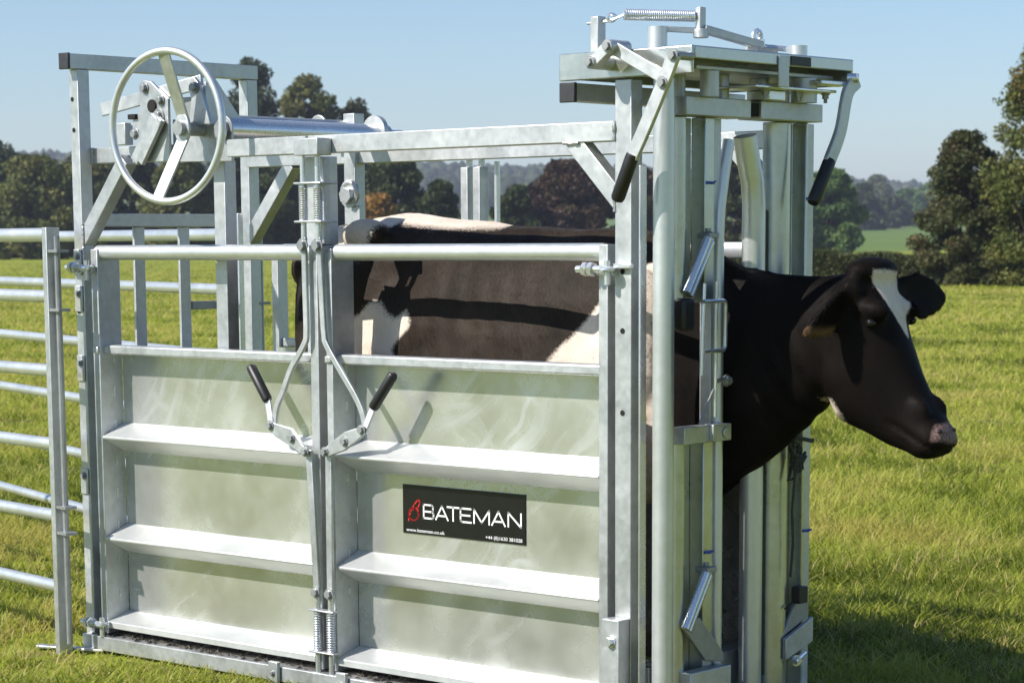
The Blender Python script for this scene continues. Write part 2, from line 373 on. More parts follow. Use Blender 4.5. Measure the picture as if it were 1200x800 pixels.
def tree(name, label, cat, tan, d, h, w, kind, nclump=60, per=110, leaf=None, low=0.12, trunk=True, group=None, taper=0.5, dens=1.0, cz=None):
    p = gp(tan, d); base = terrain(p.x, p.y); p.z = base - 0.05
    root = empty(name, p, label, cat, group or ('trees around the field' if cat == 'tree' else 'bushes around the field'))
    leaf = leaf or max(0.07, d * 0.00095)
    if d > 150: per = int(per * 2.6)
    cl = []; tints = []
    n = 0
    while n < nclump:
        a = random.random() * 2 * math.pi; u = random.random(); zz = low + (1 - low) * u
        prof = math.sin(math.pi * min(1, (0.16 + 0.84 * u)) ** (0.75)) ** 0.6 if u < 0.98 else 0.2
        rr = w / 2 * prof * (0.45 + 0.55 * math.sqrt(random.random())) * (0.85 + 0.3 * noise.noise(Vector((a * 1.2, zz * 4, d + tan * 50))))
        cl.append((rr * math.cos(a), rr * math.sin(a), h * zz * (0.96 + 0.06 * random.random()), random.random())); n += 1
    cr = w * 0.5 * 1.9 / (nclump ** 0.42)
    P = []; T = []
    for (x, y, z, t) in cl:
        k = int(per * (0.6 + 0.8 * random.random()) * dens)
        q = rng.normal(size=(k, 3)); q /= np.linalg.norm(q, axis=1)[:, None]; q *= (rng.random(k) ** 0.45)[:, None] * cr
        q[:, 2] *= 0.72; pts = q + np.array([x, y, min(z, h - cr * 0.5)])
        P.append(pts); T.append(0.15 + 0.55 * t + 0.3 * rng.random(k))
    P = np.concatenate(P); T = np.concatenate(T); ok = P[:, 2] > 0.02; P = P[ok]; T = T[ok]
    me = leaves_mesh('crown', P, T, leaf, LEAF[kind]); o = bpy.data.objects.new('crown', me); COL.objects.link(o); o.parent = root
    if trunk:
        b = MB(); rt = max(0.05, h * 0.022)
        top = h * 0.72
        tp = [(0, 0, 0)] + [(0.04 * h * noise.noise(Vector((i * .7, d, tan))), 0.04 * h * noise.noise(Vector((d, i * .7, tan))), top * i / 5) for i in range(1, 6)]
        b.tube([Vector(q) + p for q in tp], rt, 8, [rt * (1.25 - 0.2 * i) for i in range(6)])
        for (x, y, z, t) in cl[:14]:
            zi = max(0.18 * h, min(top, z * 0.6)); s0 = Vector(tp[min(5, int(zi / top * 5))])
            e = Vector((x, y, z)); mid = s0.lerp(e, 0.5) + Vector((0, 0, -0.03 * h))
            b.tube([s0 + p, mid + p, e + p], 0.03, 6, [rt * 0.5, rt * 0.3, rt * 0.1])
        b.build('trunk', 'bark', root, 0)
    return root
def T_(px): return (px - 600) / 2750
tree('dark_tree', 'dark green tree rising behind the top rail of the nearer hurdle, darkest crown there', 'tree', T_(0), 215, 10.2, 8.5, 'dark', 70, 120)
tree('broad_tree', 'broad olive tree left of the crush, touched with autumn yellow', 'tree', T_(50), 198, 8.4, 9.0, 'olive', 90, 130, low=0.05)
tree('bushy_tree', 'bushy olive tree seen between rear post and diagonal brace', 'tree', T_(112), 212, 9.3, 6.5, 'olive', 60, 120, low=0.05)
tree('low_tree', 'low dark tree below the hand wheel', 'tree', T_(165), 204, 8.9, 6.4, 'dark', 60, 110, low=0.05)
tree('round_tree', 'olive green tree framed by the lower half of the hand wheel', 'tree', T_(218), 200, 8.8, 7.0, 'olive', 60, 120, low=0.05)
tree('tall_tree', 'tall thin-leaved tree rising right of the hand wheel', 'tree', T_(302), 216, 17.6, 7.4, 'dark', 60, 70, low=0.25, dens=0.8)
tree('tall_tree', 'tall olive-brown domed tree behind the roller shaft', 'tree', T_(370), 212, 15.8, 7.6, 'olive', 70, 120, low=0.1)
tree('tall_tree', 'dark shoulder of a tall tree right of the domed olive tree', 'tree', T_(424), 214, 14.0, 5.4, 'brown', 50, 110, low=0.1)
tree('low_tree', 'low dark tree between the two rear crush posts', 'tree', T_(262), 203, 8.6, 5.0, 'dark', 50, 110, low=0.05)
tree('low_tree', 'low dark tree behind the diagonal rear brace', 'tree', T_(322), 201, 8.4, 6.0, 'dark', 60, 120, low=0.05)
tree('low_tree', 'low dark tree left of the twin spring rods', 'tree', T_(385), 204, 8.9, 6.0, 'dark', 60, 120, low=0.05)
tree('dark_tree', 'near-black domed tree above the cow rump', 'tree', T_(468), 178, 7.7, 5.8, 'dark', 80, 140, low=0.05)
tree('bush', 'orange-brown autumn bush at the foot of the near-black tree', 'bush', T_(447), 166, 4.6, 3.4, 'orange', 40, 90, low=0.02)
tree('bush', 'small dark bush right of the near-black tree above the cow back', 'bush', T_(518), 172, 5.6, 3.4, 'dark', 40, 110, low=0.02)
tree('copper_tree', 'dark copper-leaved tree behind the front diagonal brace', 'tree', T_(665), 190, 7.6, 7.6, 'copper', 90, 140, low=0.05)
tree('bush', 'dark green bush left of the copper-leaved tree', 'bush', T_(606), 186, 5.6, 3.6, 'dark', 40, 110, low=0.02)
tree('copper_tree', 'copper-leaved tree glimpsed left of the front round tube', 'tree', T_(745), 192, 7.4, 5.0, 'copper', 60, 120, low=0.05)
tree('dark_tree', 'dark tree seen through the head gate opening', 'tree', T_(850), 180, 7.6, 6.4, 'brown', 80, 130, low=0.05)
tree('round_tree', 'rounded green tree just right of the far crush post', 'tree', T_(968), 232, 8.0, 6.6, 'green', 90, 150, low=0.12)
tree('low_tree', 'low green tree hidden half behind the far crush post', 'tree', T_(936), 226, 5.4, 4.4, 'green', 50, 120, low=0.05)
tree('bush', 'small round green bush beside the pale far field', 'bush', T_(992), 222, 2.6, 2.4, 'green', 30, 90, low=0.02)
for i, (px, d, h, w, k, lab) in enumerate([
    (1008, 500, 9.4, 9.0, 'dark', 'darkest distant tree right of the rounded green tree'),
    (1038, 540, 7.0, 11.0, 'dark', 'low spreading tree along the top of the far green field'),
    (1062, 600, 9.0, 11.0, 'green', 'pale distant tree left of the autumn bush tree'),
    (1024, 760, 14.0, 11.0, 'olive', 'hazy distant tree on the slope below the far hill'),
    (1092, 700, 12.0, 14.0, 'green', 'hazy broad tree partly behind the autumn bush tree')]):
    tree('distant_tree', lab, 'tree', T_(px), d, h, w, k, 50, 80, low=0.03)
tree('autumn_tree', 'dense bushy tree with russet leaves beside the clipped hedge', 'tree', T_(1128), 70, 4.5, 3.1, 'brown', 130, 330, leaf=0.052, low=0.02)
tree('tall_tree', 'tall yellow-green turning tree towering over the russet bushy tree', 'tree', T_(1215), 68, 7.2, 3.5, 'yellow', 120, 210, leaf=0.058, low=0.03, dens=0.9)
tree('bush', 'dark bush at the foot of the tall yellow-green tree', 'bush', T_(1185), 69, 2.4, 2.4, 'brown', 60, 240, leaf=0.05, low=0.02)
def hedge(label, t0, t1, d0, d1, h, w, kind, n, leaf):
    a, b = gp(t0, d0), gp(t1, d1); a.z = terrain(a.x, a.y); b.z = terrain(b.x, b.y)
    root = empty('hedge', a, label, 'hedge'); d = b - a; L = d.length; d.normalize(); s = Vector((-d.y, d.x, 0))
    u = rng.random(n) * L; v = (rng.random(n) - .5) * w; z = rng.random(n) ** 0.8 * h * (0.86 + 0.28 * vnoise(u, u * 0, 0.35 * 3 / h, 4))
    P = np.stack([u * d.x + v * s.x, u * d.y + v * s.y, u * d.z + z], 1)
    T = 0.55 * vnoise(u, z, 1.6, 9) + 0.45 * rng.random(n)
    me = leaves_mesh('foliage', P, T, leaf, LEAF[kind]); o = bpy.data.objects.new('foliage', me); COL.objects.link(o); o.parent = root
    for k in range(int(L / (0.8 if L < 30 else 2.5))):
        st = MB()
        q = a + d * (k * (0.8 if L < 30 else 2.5) + 0.3 * random.random()); q.z = a.z + (b.z - a.z) * (q - a).length / L
        st.tube([q, q + Vector((random.uniform(-.1, .1), random.uniform(-.1, .1), h * 0.8))], 0.03, 5, [h * 0.02, h * 0.008])
        st.build('stem', 'bark', root, 0)
hedge('clipped brown-green hedge behind the cow head', T_(835), T_(1130), 74, 70, 0.98, 0.9, 'brown', 40000, 0.042)
hedge('long dark overgrown hedge along the far left field edge', T_(-60), T_(560), 222, 206, 3.6, 3.0, 'dark', 60000, 0.18)

def far_wood():
    ico = bmesh.new(); bmesh.ops.create_icosphere(ico, subdivisions=2, radius=1); ico.verts.ensure_lookup_table()
    bv = np.array([v.co[:] for v in ico.verts]); bf = np.array([[v.index for v in f.verts] for f in ico.faces]); ico.free()
    V = []; F = []; T = []; k = 0
    for i in range(11000):
        t = random.uniform(-0.25, 0.25); d = random.choice([random.uniform(1000, 1650), random.uniform(1350, 1650)])
        p = gp(t, d)
        dens = noise.noise(Vector((p.x * 0.0045, p.y * 0.0045, 5))) + (0.35 if t < 0.1 else -0.08)
        if dens < 0: continue
        z = terrain(p.x, p.y); s = random.uniform(2.8, 5); hh = s * random.uniform(0.9, 1.5)
        dsp = 1 + 0.16 * rng.normal(size=len(bv)).clip(-1.6, 1.6)
        V.append(bv * dsp[:, None] * [s, s, hh] + [p.x, p.y, z + hh * 0.7]); F.append(bf + k); k += len(bv)
        T.append(np.full(len(bv), random.random()) * 0.8 + 0.2 * rng.random(len(bv)))
    V = np.concatenate(V); F = np.concatenate(F); T = np.concatenate(T)
    me = bpy.data.meshes.new('distant_woodland'); me.from_pydata(V.tolist(), [], F.tolist())
    a = me.attributes.new('tint', 'FLOAT', 'POINT'); a.data.foreach_set('value', T.astype(np.float32))
    me.polygons.foreach_set('use_smooth', [True] * len(me.polygons)); me.materials.append(LEAF['dark']); o = bpy.data.objects.new('distant_woodland', me); COL.objects.link(o)
    tag(o, 'blue hazy woodland covering the far hillsides', 'woodland', kind='stuff')
far_wood()

# ------------------------------------------------------------------ cattle crush
crush = empty('cattle_crush', (1.25, 0.40, GZ), 'galvanised steel cattle crush with hand wheel and sheeted side gates', 'cattle crush')
def part(name, mb, mat='galv', parent=None, bevel=0.0025): return mb.build(name, mat, parent or crush, bevel)
def parts(name, mb, mat='galv', parent=None, bevel=0.0025): return [m.build(name, mat, parent or crush, bevel) for m in mb.each()]
def holes(pts, y, r=0.008):                    # drilled holes on a face looking towards -Y
    b = MB()
    for x, z in pts: b.tube([(x, y - 0.0015, z), (x, y + 0.003, z)], r, 12)
    return b
# base
b = MB(); b.box(-0.02, 2.36, -0.032, -0.028 + 0.05, -0.017, 0.033); part('base_rail', b)
b = MB(); b.box(-0.02, 2.50, 0.78, 0.83, -0.017, 0.033); part('base_rail', b)
b = MB(); b.box(0.0, 2.48, 0.026, 0.776, 0.0, 0.04); part('floor_plate', b, 'floor')
b = MB(); b.box(2.37, 2.455, 0.06, 0.775, 0.05, 0.185); part('threshold', b, 'dull')
b = MB(); b.prism([(0.02, -0.03), (0.10, -0.035), (-0.16, -0.13), (-0.19, -0.10)], -0.022, -0.012, 'z'); parts('foot_plate', b)
for x in (0.985, 1.30, 2.10):
    b = MB(); b.box(x - 0.022, x + 0.022, -0.048, -0.0335, -0.02, 0.05); o = part('bracket', b)
    c = MB(); c.bolt((x, -0.048, 0.012), (0, -1, 0), 0.007, 0.006); parts('bolt', c, 'dull', o, 0)
# debris on the base rail: straw and dung crumbs
b = MB()
for k in range(420):
    x = random.uniform(0.0, 2.3); y = random.uniform(-0.02, 0.05); z = 0.041 if y > 0.026 else 0.034; s = random.uniform(0.004, 0.016)
    a = random.random() * 6.28; dx, dy = math.cos(a) * s, math.sin(a) * s
    b.add([(x - dx, y - dy, z), (x + dy * .4, y - dx * .4, z + s * .5), (x + dx, y + dy, z), (x, y, z + s * 0.7)], [(0, 1, 3), (1, 2, 3), (2, 0, 3), (0, 2, 1)])
o = part('mud_crumbs', b, 'floor', None, 0); o['kind'] = 'stuff'
# uprights
def post(name, x0, x1, y0, y1, z0, z1, hl=None, mat='galv'):
    b = MB(); b.box(x0, x1, y0, y1, z0, z1); o = part(name, b, mat)
    if hl:
        h = holes(hl, y0); parts('bolt_hole', h, 'hole', o, 0)
    return o
rear_post = post('corner_post', -0.037, 0.010, 0.0, 0.05, GZ - .01, 1.984, [(-0.022, 1.884), (-0.018, 1.78), (-0.015, 1.30)])
post('corner_post', -0.037, 0.010, 0.775, 0.825, GZ - .01, 1.984, [(-0.015, 1.80)])
front_post = post('corner_post', 2.378, 2.436, 0.0, 0.05, GZ - .01, 1.834, [(2.406, 1.145), (2.406, 0.916), (2.406, 1.31)])
post('corner_post', 2.378, 2.436, 0.75, 0.80, GZ - .01, 1.834)
post('mid_post', 0.578, 0.634, 0.105, 0.155, 0.04, 1.664)
post('mid_post', 0.535, 0.59, 0.75, 0.80, 0.04, 1.84)
post('centre_post', 1.015, 1.092, 0.106, 0.178, 0.04, 1.664)
# S mark on the rear post
b = MB()
sp = arc((-0.02, -0.0015, 1.183), 0.009, 20, 270, 8) + arc((-0.02, -0.0015, 1.165), 0.009, 90, -160, 8)
for p0, p1 in zip(sp[:-1], sp[1:]): b.bar(p0, p1, 0.002, 0.005, (0, 0, 1) if abs(p1[0] - p0[0]) > abs(p1[2] - p0[2]) else (1, 0, 0))
part('stencil_letter', b, 'black', rear_post, 0)
# rails
def xrail(name, x0, x1, y0, y1, z0, z1, mat='galv'):
    b = MB(); b.box(x0, x1, y0, y1, z0, z1); return part(name, b, mat)
xrail('top_rail', 0.011, 0.69, 0.053, 0.103, 1.667, 1.719)
xrail('top_rail', 0.765, 2.377, 0.0, 0.05, 1.668, 1.723)
xrail('top_rail', 0.011, 2.377, 0.765, 0.815, 1.667, 1.721)
b = MB(); b.box(-0.036, 0.010, -0.03, 0.83, 1.985, 2.036); o = part('top_bar', b)
b = MB(); b.box(-0.039, 0.013, -0.041, -0.0305, 1.983, 2.038); part('end_cap', b, 'cap', o)
b = MB(); b.box(2.19, 2.24, 0.0, 0.80, 1.782, 1.832); o = part('cross_bar', b)
b = MB(); b.box(2.187, 2.243, -0.014, -0.0005, 1.779, 1.834); part('end_cap', b, 'cap', o)
for y in (0.027, 0.79):
    b = MB(); b.bar((0.0, y, 1.405), (0.235, y, 1.675), 0.046, 0.05, (1, 0, 0)); part('brace', b)
    b = MB(); b.bar((2.215, y, 1.675), (2.395, y, 1.495), 0.046, 0.055, (1, 0, 0)); part('brace', b)
def weld(p0, p1, r=0.0055):
    b = MB(); p0, p1 = Vector(p0), Vector(p1); n = max(3, int((p1 - p0).length / 0.006)); pts = []; rs = []
    for i in range(n + 1):
        pts.append(p0.lerp(p1, i / n) + Vector([random.uniform(-.0012, .0012) for _ in range(3)])); rs.append(r * random.uniform(0.75, 1.25))
    b.tube(pts, r, 8, rs); return part('weld_bead', b, 'dull', None, 0)
for p0, p1 in (((2.19, 0.0, 1.667), (2.245, 0.0, 1.667)), ((2.377, 0.002, 1.545), (2.377, 0.002, 1.475)), ((2.377, -0.001, 1.67), (2.377, -0.001, 1.722)),
               ((0.012, 0.003, 1.38), (0.012, 0.003, 1.46)), ((0.19, 0.05, 1.667), (0.25, 0.05, 1.667)), ((0.012, 0.051, 1.667), (0.012, 0.051, 1.72)),
               ((1.14, -0.001, 1.665), (1.14, -0.001, 1.72)), ((2.377, 0.05, 1.668), (2.377, 0.05, 1.72))): weld(p0, p1)
# rear tail gate: barred gate across the back
b = MB(); b.box(-0.02, 0.02, 0.06, 0.60, 1.452, 1.497); tail = part('tail_gate', b); c = MB(); c.box(-0.02, 0.02, 0.06, 0.60, 0.30, 0.34); part('gate_rail', c, 'galv', tail)
for y in (0.255, 0.462):
    c = MB(); c.box(-0.006, 0.006, y - 0.024, y + 0.024, 0.3405, 1.4515); part('gate_bar', c, 'galv', tail)
c = MB(); c.box(-0.012, 0.012, 0.49, 0.70, 1.155, 1.185); part('latch_bar', c, 'dull', tail)
c = MB(); c.box(-0.008, -0.003, 0.06, 0.60, 0.06, 0.30); part('sheet_panel', c, 'sheet', tail)
# slotted track strip at far rear post
b = MB(); b.box(0.0, 0.012, 0.715, 0.74, 0.05, 1.50); o = part('guide_rod', b, 'zinc')

# side gates
def side_gate(x0, x1, wl, wr, ends):
    p0, p1 = x0 + wl, x1 - wr
    c = MB(); c.box(p0 + 0.001, p1 - 0.001, 0.098, 0.104, 0.062, 1.0145); g = part('side_gate', c, 'sheet', None, 0)
    b = MB(); b.box(x0, x0 + wl, 0.0, 0.098, 0.04, 1.375); b.box(x1 - wr, x1, 0.0, 0.098, 0.04, 1.385); parts('gate_post', b, 'galv', g)
    c = MB(); c.box(p0 - 0.002, p1 - 0.001, 0.016, 0.07, 1.015, 1.047); c.box(p0 - 0.03, p0 - 0.001, -0.008, -0.0005, 1.02, 1.042); parts('top_flange', c, 'galv', g, 0.006)
    for z in (0.729, 0.375):
        c = MB(); c.add([(x, y, zz) for x in (p0 + 0.001, p1 - 0.001) for y, zz in ((-0.002, z - 0.004), (-0.002, z + 0.004), (0.097, z + 0.047), (0.097, z - 0.056))],
                        [(0, 1, 2, 3), (7, 6, 5, 4), (0, 4, 5, 1), (1, 5, 6, 2), (2, 6, 7, 3), (3, 7, 4, 0)]); part('pressed_ledge', c, 'ledge', g, 0.003)
    c = MB(); c.add([(x, y, zz) for x in (p0 - 0.0, p1 - 0.001) for y, zz in ((-0.003, 0.060), (-0.003, 0.083), (0.096, 0.112), (0.096, 0.060))],
                    [(0, 1, 2, 3), (7, 6, 5, 4), (0, 4, 5, 1), (1, 5, 6, 2), (2, 6, 7, 3), (3, 7, 4, 0)]); part('bottom_ledge', c, 'ledge', g, 0.003)
    c = MB(); c.tube([(p0 - 0.028 if ends else p0 + 0.001, 0.032, 1.363), (p1 - 0.001, 0.032, 1.363)], 0.0255, 20); part('top_pipe', c, 'pipe', g, 0)
    c = MB()                                      # punched slots on the inner side of the left post
    for k, z in enumerate(np.arange(0.16, 1.0, 0.118)):
        c.box(p0 - 0.002, p0 + 0.0015, 0.055, 0.062, z, z + 0.035)
    parts('slot', c, 'zinc', g, 0)
    c = MB()
    for z in (0.30, 0.19): c.tube([(p0 + 0.035, 0.0985, z), (p0 + 0.035, 0.094, z)], 0.006, 8)
    parts('rivet', c, 'zinc', g, 0)
    c = MB()
    for xx in (x0 + wl / 2, x1 - wr / 2): c.box(xx - wl * 0.33, xx + wl * 0.33, 0.02, 0.08, 1.3755, 1.3875 if xx > x0 + wl else 1.377)
    parts('post_end', c, 'hole', g, 0)
    return g
g1 = side_gate(0.050, 1.176, 0.036, 0.036, True)
g2 = side_gate(1.211, 2.352, 0.029, 0.033, False)
for g in (g1, g2):
    c = copy_tree(g, crush); c.rotation_euler.z = math.pi; c.scale.y = 0.5; c.location = (0, 0.2, 0)   # the far gates are shallower
# hinges
def hinge(x, z, s):
    b = MB(); b.box(x + s * 0.02 - 0.03, x + s * 0.02 + 0.03, -0.022, -0.004, z - 0.018, z - 0.004)
    b.tube([(x - s * 0.075, -0.03, z - 0.002), (x + s * 0.04, -0.03, z - 0.002)], 0.010, 12)
    for q in (-0.05, -0.028): b.tube([(x + s * q, -0.03, z - 0.002), (x + s * q + 0.014, -0.03, z - 0.002)], 0.020, 6)
    b.tube(arc((x + s * 0.035, -0.03, z - 0.002), 0.017, 0, 360, 14, 'xy')[:-1], 0.008, 8, closed=True)
    b.tube([(x + s * 0.035, -0.03, z - 0.045), (x + s * 0.035, -0.03, z + 0.022)], 0.009, 10)
    return part('eye_hinge', b, 'zinc', None, 0)
hinge(0.03, 1.315, 1); hinge(2.34, 1.318, 1); hinge(0.055, 0.078, 1)
b = MB(); b.box(2.385, 2.45, -0.02, -0.0035, 1.318, 1.332); part('hinge_plate', b, 'zinc')
# pin plates on the rear post
for z in (1.315, 1.19, 0.95, 0.555):
    b = MB(); b.box(-0.035, 0.005, -0.007, -0.001, z - 0.03, z + 0.06); o = part('pin_plate', b)
    c = MB(); c.bolt((-0.015, -0.007, z + 0.035), (0, -1, 0), 0.009, 0.008); parts('bolt', c, 'dull', o, 0)
# lower housing box on the front post
b = MB(); b.box(2.372, 2.434, -0.052, -0.002, GZ - 0.01, 0.335); o = part('pivot_housing', b)
c = MB(); c.bolt((2.405, -0.052, 0.272), (0, -1, 0), 0.013, 0.012, True); parts('bolt', c, 'zinc', o, 0)
# twin spring latches in the middle
b = MB(); b.box(1.146, 1.252, -0.062, -0.001, 1.660, 1.712); part('latch_block', b)
b = MB(); b.box(1.145, 1.258, -0.036, -0.001, 0.232, 0.238); b.box(1.145, 1.258, -0.036, -0.001, 0.098, 0.104)
b.box(1.112, 1.235, -0.036, 0.04, 1.573, 1.580); b.box(1.112, 1.235, -0.036, 0.04, 1.455, 1.462); parts('spring_guide', b)
b = MB(); b.box(1.165, 1.192, 0.02, 0.05, 1.39, 1.655); part('slam_strip', b)
for s, xr, grip0, grip1, piv, cam1, cam2, low in (
    (-1, 1.139, (0.862, 1.003), (0.952, 0.893), (0.985, 0.816), (1.084, 0.780), (1.145, 0.740), 1.171),
    (1, 1.205, (1.515, 0.999), (1.430, 0.889), (1.400, 0.822), (1.324, 0.782), (1.235, 0.745), 1.232)):
    y = -0.018
    b = MB(); k1 = 1.142 if s < 0 else 1.222
    b.strip([(xr, 1.41), (xr + (k1 - xr) * .5, 1.25), (k1, 1.115), (k1 + s * .012, 1.075), (k1 + s * .075, 0.995), (piv[0] - s * .045, 0.925), (piv[0] - s * .014, 0.875), piv], 0.0205, y - 0.005, y + 0.006)
    lever = part('latch_lever', b)
    c = MB(); c.tube([(xr, y, 1.66), (xr, y, 1.40)], 0.009, 12); c.tube([(low, y, 0.31), (low, y, 0.02)], 0.0095, 12); parts('spring_rod', c, 'zinc', lever, 0)
    c = MB(); c.coil((xr, y, 1.572), (xr, y, 1.463), 0.0118, 0.0032, 16); part('spring', c, 'zinc', lever, 0)
    c = MB(); c.coil((low, y, 0.231), (low, y, 0.105), 0.0130, 0.0034, 16); part('spring', c, 'zinc', lever, 0)
    c = MB(); c.bar((cam2[0], y, cam2[1] + 0.005), (low, y, 0.298), 0.010, 0.027, (1, 0, 0)); part('pull_bar', c, 'galv', lever)
    c = MB(); n1 = Vector((piv[0] - cam1[0], piv[1] - cam1[1]))
    poly = [(piv[0] + s * .012, piv[1] - .012), (piv[0] + s * .006, piv[1] + .012), (cam1[0], cam1[1] + 0.03), (cam2[0] + s * .01, cam2[1] + 0.02), (cam2[0] - s * .012, cam2[1] + 0.0), (cam2[0] + s * .01, cam2[1] - 0.016), (cam1[0], cam1[1] - 0.028), (piv[0] - s * .02, piv[1] - .035)]
    c.prism(poly, y - 0.018, y - 0.008); part('cam_plate', c, 'galv', lever)
    c = MB(); c.bar((grip1[0], -0.014, grip1[1]), (piv[0] + s * 0.0, y - 0.010, piv[1] - 0.012), 0.008, 0.024, (1, 0, 0)); part('handle_arm', c, 'galv', lever)
    c = MB(); g0 = Vector((grip0[0], -0.006, grip0[1])); gg = Vector((grip1[0], -0.014, grip1[1])); d = (g0 - gg).normalized()
    c.tube([gg, gg + d * .006, g0 - d * .012, g0 - d * .004, g0], 0.017, 16, [0.0145, 0.0165, 0.0165, 0.0125, 0.004]); part('grip', c, 'black', lever, 0)
    c = MB()
    for p in (piv, cam1, cam2): c.bolt((p[0], y - 0.018, p[1]), (0, -1, 0), 0.011, 0.009)
    c.bolt((xr, y - 0.005, 1.385), (0, -1, 0), 0.016, 0.012); c.bolt((low, y - 0.006, 0.292), (0, -1, 0), 0.013, 0.01)
    parts('bolt', c, 'dull', lever, 0)
# centre rods on the far side
for x in (1.072, 1.128):
    b = MB(); b.box(x, x + 0.032, 0.775, 0.820, 0.04, 1.642); o = part('far_slam_post', b)
    b = MB(); b.tube([(x + .02, .80, 1.6425), (x + .02, .80, 1.668)], 0.011, 10); part('slam_rod', b, 'zinc', o, 0)
b = MB(); b.tube([(1.19, 0.83, 0.3), (1.19, 0.83, 1.66)], 0.010, 10); part('slam_rod', b, 'zinc', None, 0)
# sign
b = MB(); b.box(1.447, 1.957, 0.094, 0.0975, 0.494, 0.647); sign = part('sign_plate', b, 'signblack', None, 0.0008)
SX, SZ, SW, SH = 1.447, 0.647, 0.510, 0.153
def su(u, v): return (SX + u * SW, 0.0932, SZ - v * SH)
def stroke(b, pts, w, close=False):            # flat ribbon in the sign plane
    P = [Vector((su(*p)[0], su(*p)[2])) for p in pts]
    if close: P.append(P[0])
    for a, c in zip(P[:-1], P[1:]):
        d = (c - a); L = d.length
        if L < 1e-6: continue
        d /= L; n_ = Vector((-d.y, d.x)) * w / 2; a2, c2 = a - d * w * 0.42, c + d * w * 0.42
        q = [a2 - n_, c2 - n_, c2 + n_, a2 + n_]
        b.add([(t.x, 0.0936, t.y) for t in q] + [(t.x, 0.0930, t.y) for t in q], [(0, 1, 2, 3), (7, 6, 5, 4), (0, 4, 5, 1), (1, 5, 6, 2), (2, 6, 7, 3), (3, 7, 4, 0)])
V0, V1 = 0.385, 0.655; VM = (V0 + V1) / 2
letters = [
 [[(0.178, V0), (0.245, V0), (0.256, V0 + .03), (0.256, VM - .03), (0.247, VM), (0.190, VM)], [(0.247, VM), (0.260, VM + .035), (0.260, V1 - .03), (0.249, V1), (0.178, V1), (0.178, V0)]],
 [[(0.280, V1), (0.330, V0), (0.380, V1)], [(0.300, V1 - .075), (0.360, V1 - .075)]],
 [[(0.376, V0), (0.470, V0)], [(0.423, V0), (0.423, V1)]],
 [[(0.568, V0), (0.495, V0), (0.484, V0 + .03), (0.484, V1 - .03), (0.495, V1), (0.570, V1)], [(0.486, VM), (0.560, VM)]],
 [[(0.594, V1), (0.594, V0), (0.655, V1 - .02), (0.716, V0), (0.716, V1)]],
 [[(0.738, V1), (0.790, V0), (0.842, V1)], [(0.758, V1 - .075), (0.822, V1 - .075)]],
 [[(0.868, V1), (0.868, V0), (0.968, V1), (0.968, V0)]]]
for L in letters:
    b = MB()
    for st in L: stroke(b, st, 0.0056)
    part('letter', b, 'signwhite', sign, 0)
b = MB()
stroke(b, [(0.092 + 0.040 * math.cos(a), 0.60 + 0.125 * math.sin(a)) for a in np.linspace(0, 2 * math.pi, 25)[:-1]], 0.0042, True)
stroke(b, [(0.060 + .008 * math.sin(k), 0.72 - 0.05 * k) if False else q for k, q in enumerate([(0.050, 0.735), (0.052, 0.68), (0.068, 0.56), (0.098, 0.40), (0.128, 0.305), (0.146, 0.31), (0.146, 0.37), (0.128, 0.46), (0.100, 0.49), (0.074, 0.50)])], 0.0042)
stroke(b, [(0.126, 0.47), (0.134, 0.55), (0.136, 0.62)], 0.0042)
part('logo', b, 'signred', sign, 0)
def text(body, u, v, size, align, wscale=1.0):
    cu = bpy.data.curves.new('t', 'FONT'); cu.body = body; cu.size = size; cu.align_x = align; cu.extrude = 0.0003; cu.space_character = 1.02
    to = bpy.data.objects.new('t', cu); COL.objects.link(to); bpy.context.view_layer.update()
    me = bpy.data.meshes.new_from_object(to.evaluated_get(bpy.context.evaluated_depsgraph_get()))
    b = MB(); ox, _, oz = su(u, v)
    b.add([(ox + p.co.x * wscale, 0.0933 - p.co.z, oz + p.co.y) for p in me.vertices], [tuple(p.vertices) for p in me.polygons])
    bpy.data.objects.remove(to); bpy.data.curves.remove(cu); bpy.data.meshes.remove(me)
    return part('small_print', b, 'signwhite', sign, 0)
text('www.bateman.co.uk', 0.03, 0.955, 0.0150, 'LEFT', 1.30)
text('+44 (0)1630 381028', 0.978, 0.945, 0.0150, 'RIGHT', 1.18)

# hand wheel and squeeze mechanism
wc = Vector((0.607, -0.115, 1.767)); wrot = Matrix.Rotation(R(7), 3, 'Z'); wr = 0.239
b = MB(); b.tube([wc + wrot @ Vector((wr * math.cos(a), 0, wr * math.sin(a))) for a in np.linspace(0, 2 * math.pi, 65)[:-1]], 0.0125, 12, closed=True)
wheel = part('hand_wheel', b, 'pipe', None, 0)
hub = wc + Vector((0.0, 0.075, -0.004))
for a, p1 in ((91, None), (259, None)):
    e = wc + wrot @ Vector((0.233 * math.cos(R(a)), 0, 0.233 * math.sin(R(a))))
    h = hub + Vector((0, -0.003, 0.03 if a < 180 else -0.03))
    k = h.lerp(e, 0.12)
    c = MB(); c.bar(h, e, 0.008, 0.054, (1, 0, 0)); part('spoke', c, 'galv', wheel)
c = MB(); c.prism([(hub.x + 0.036 * math.cos(a), hub.z + 0.05 * math.sin(a)) for a in np.linspace(0, 2 * math.pi, 21)[:-1]], hub.y - 0.012, hub.y + 0.0); part('hub', c, 'galv', wheel)
c = MB(); c.tube([hub + Vector((0, -0.03, 0)), hub + Vector((0, 0.15, 0))], 0.024, 18, [0.024, 0.024]); part('axle', c, 'dull', wheel, 0)
mech = MB(); mech.prism([(0.46, 1.66), (0.75, 1.655), (0.75, 1.765), (0.70, 1.775), (0.56, 1.775), (0.46, 1.80)], 0.035, 0.047); mech = part('wheel_bracket', mech)
def sub(name, mb, mat='galv'): return part(name, mb, mat, mech)
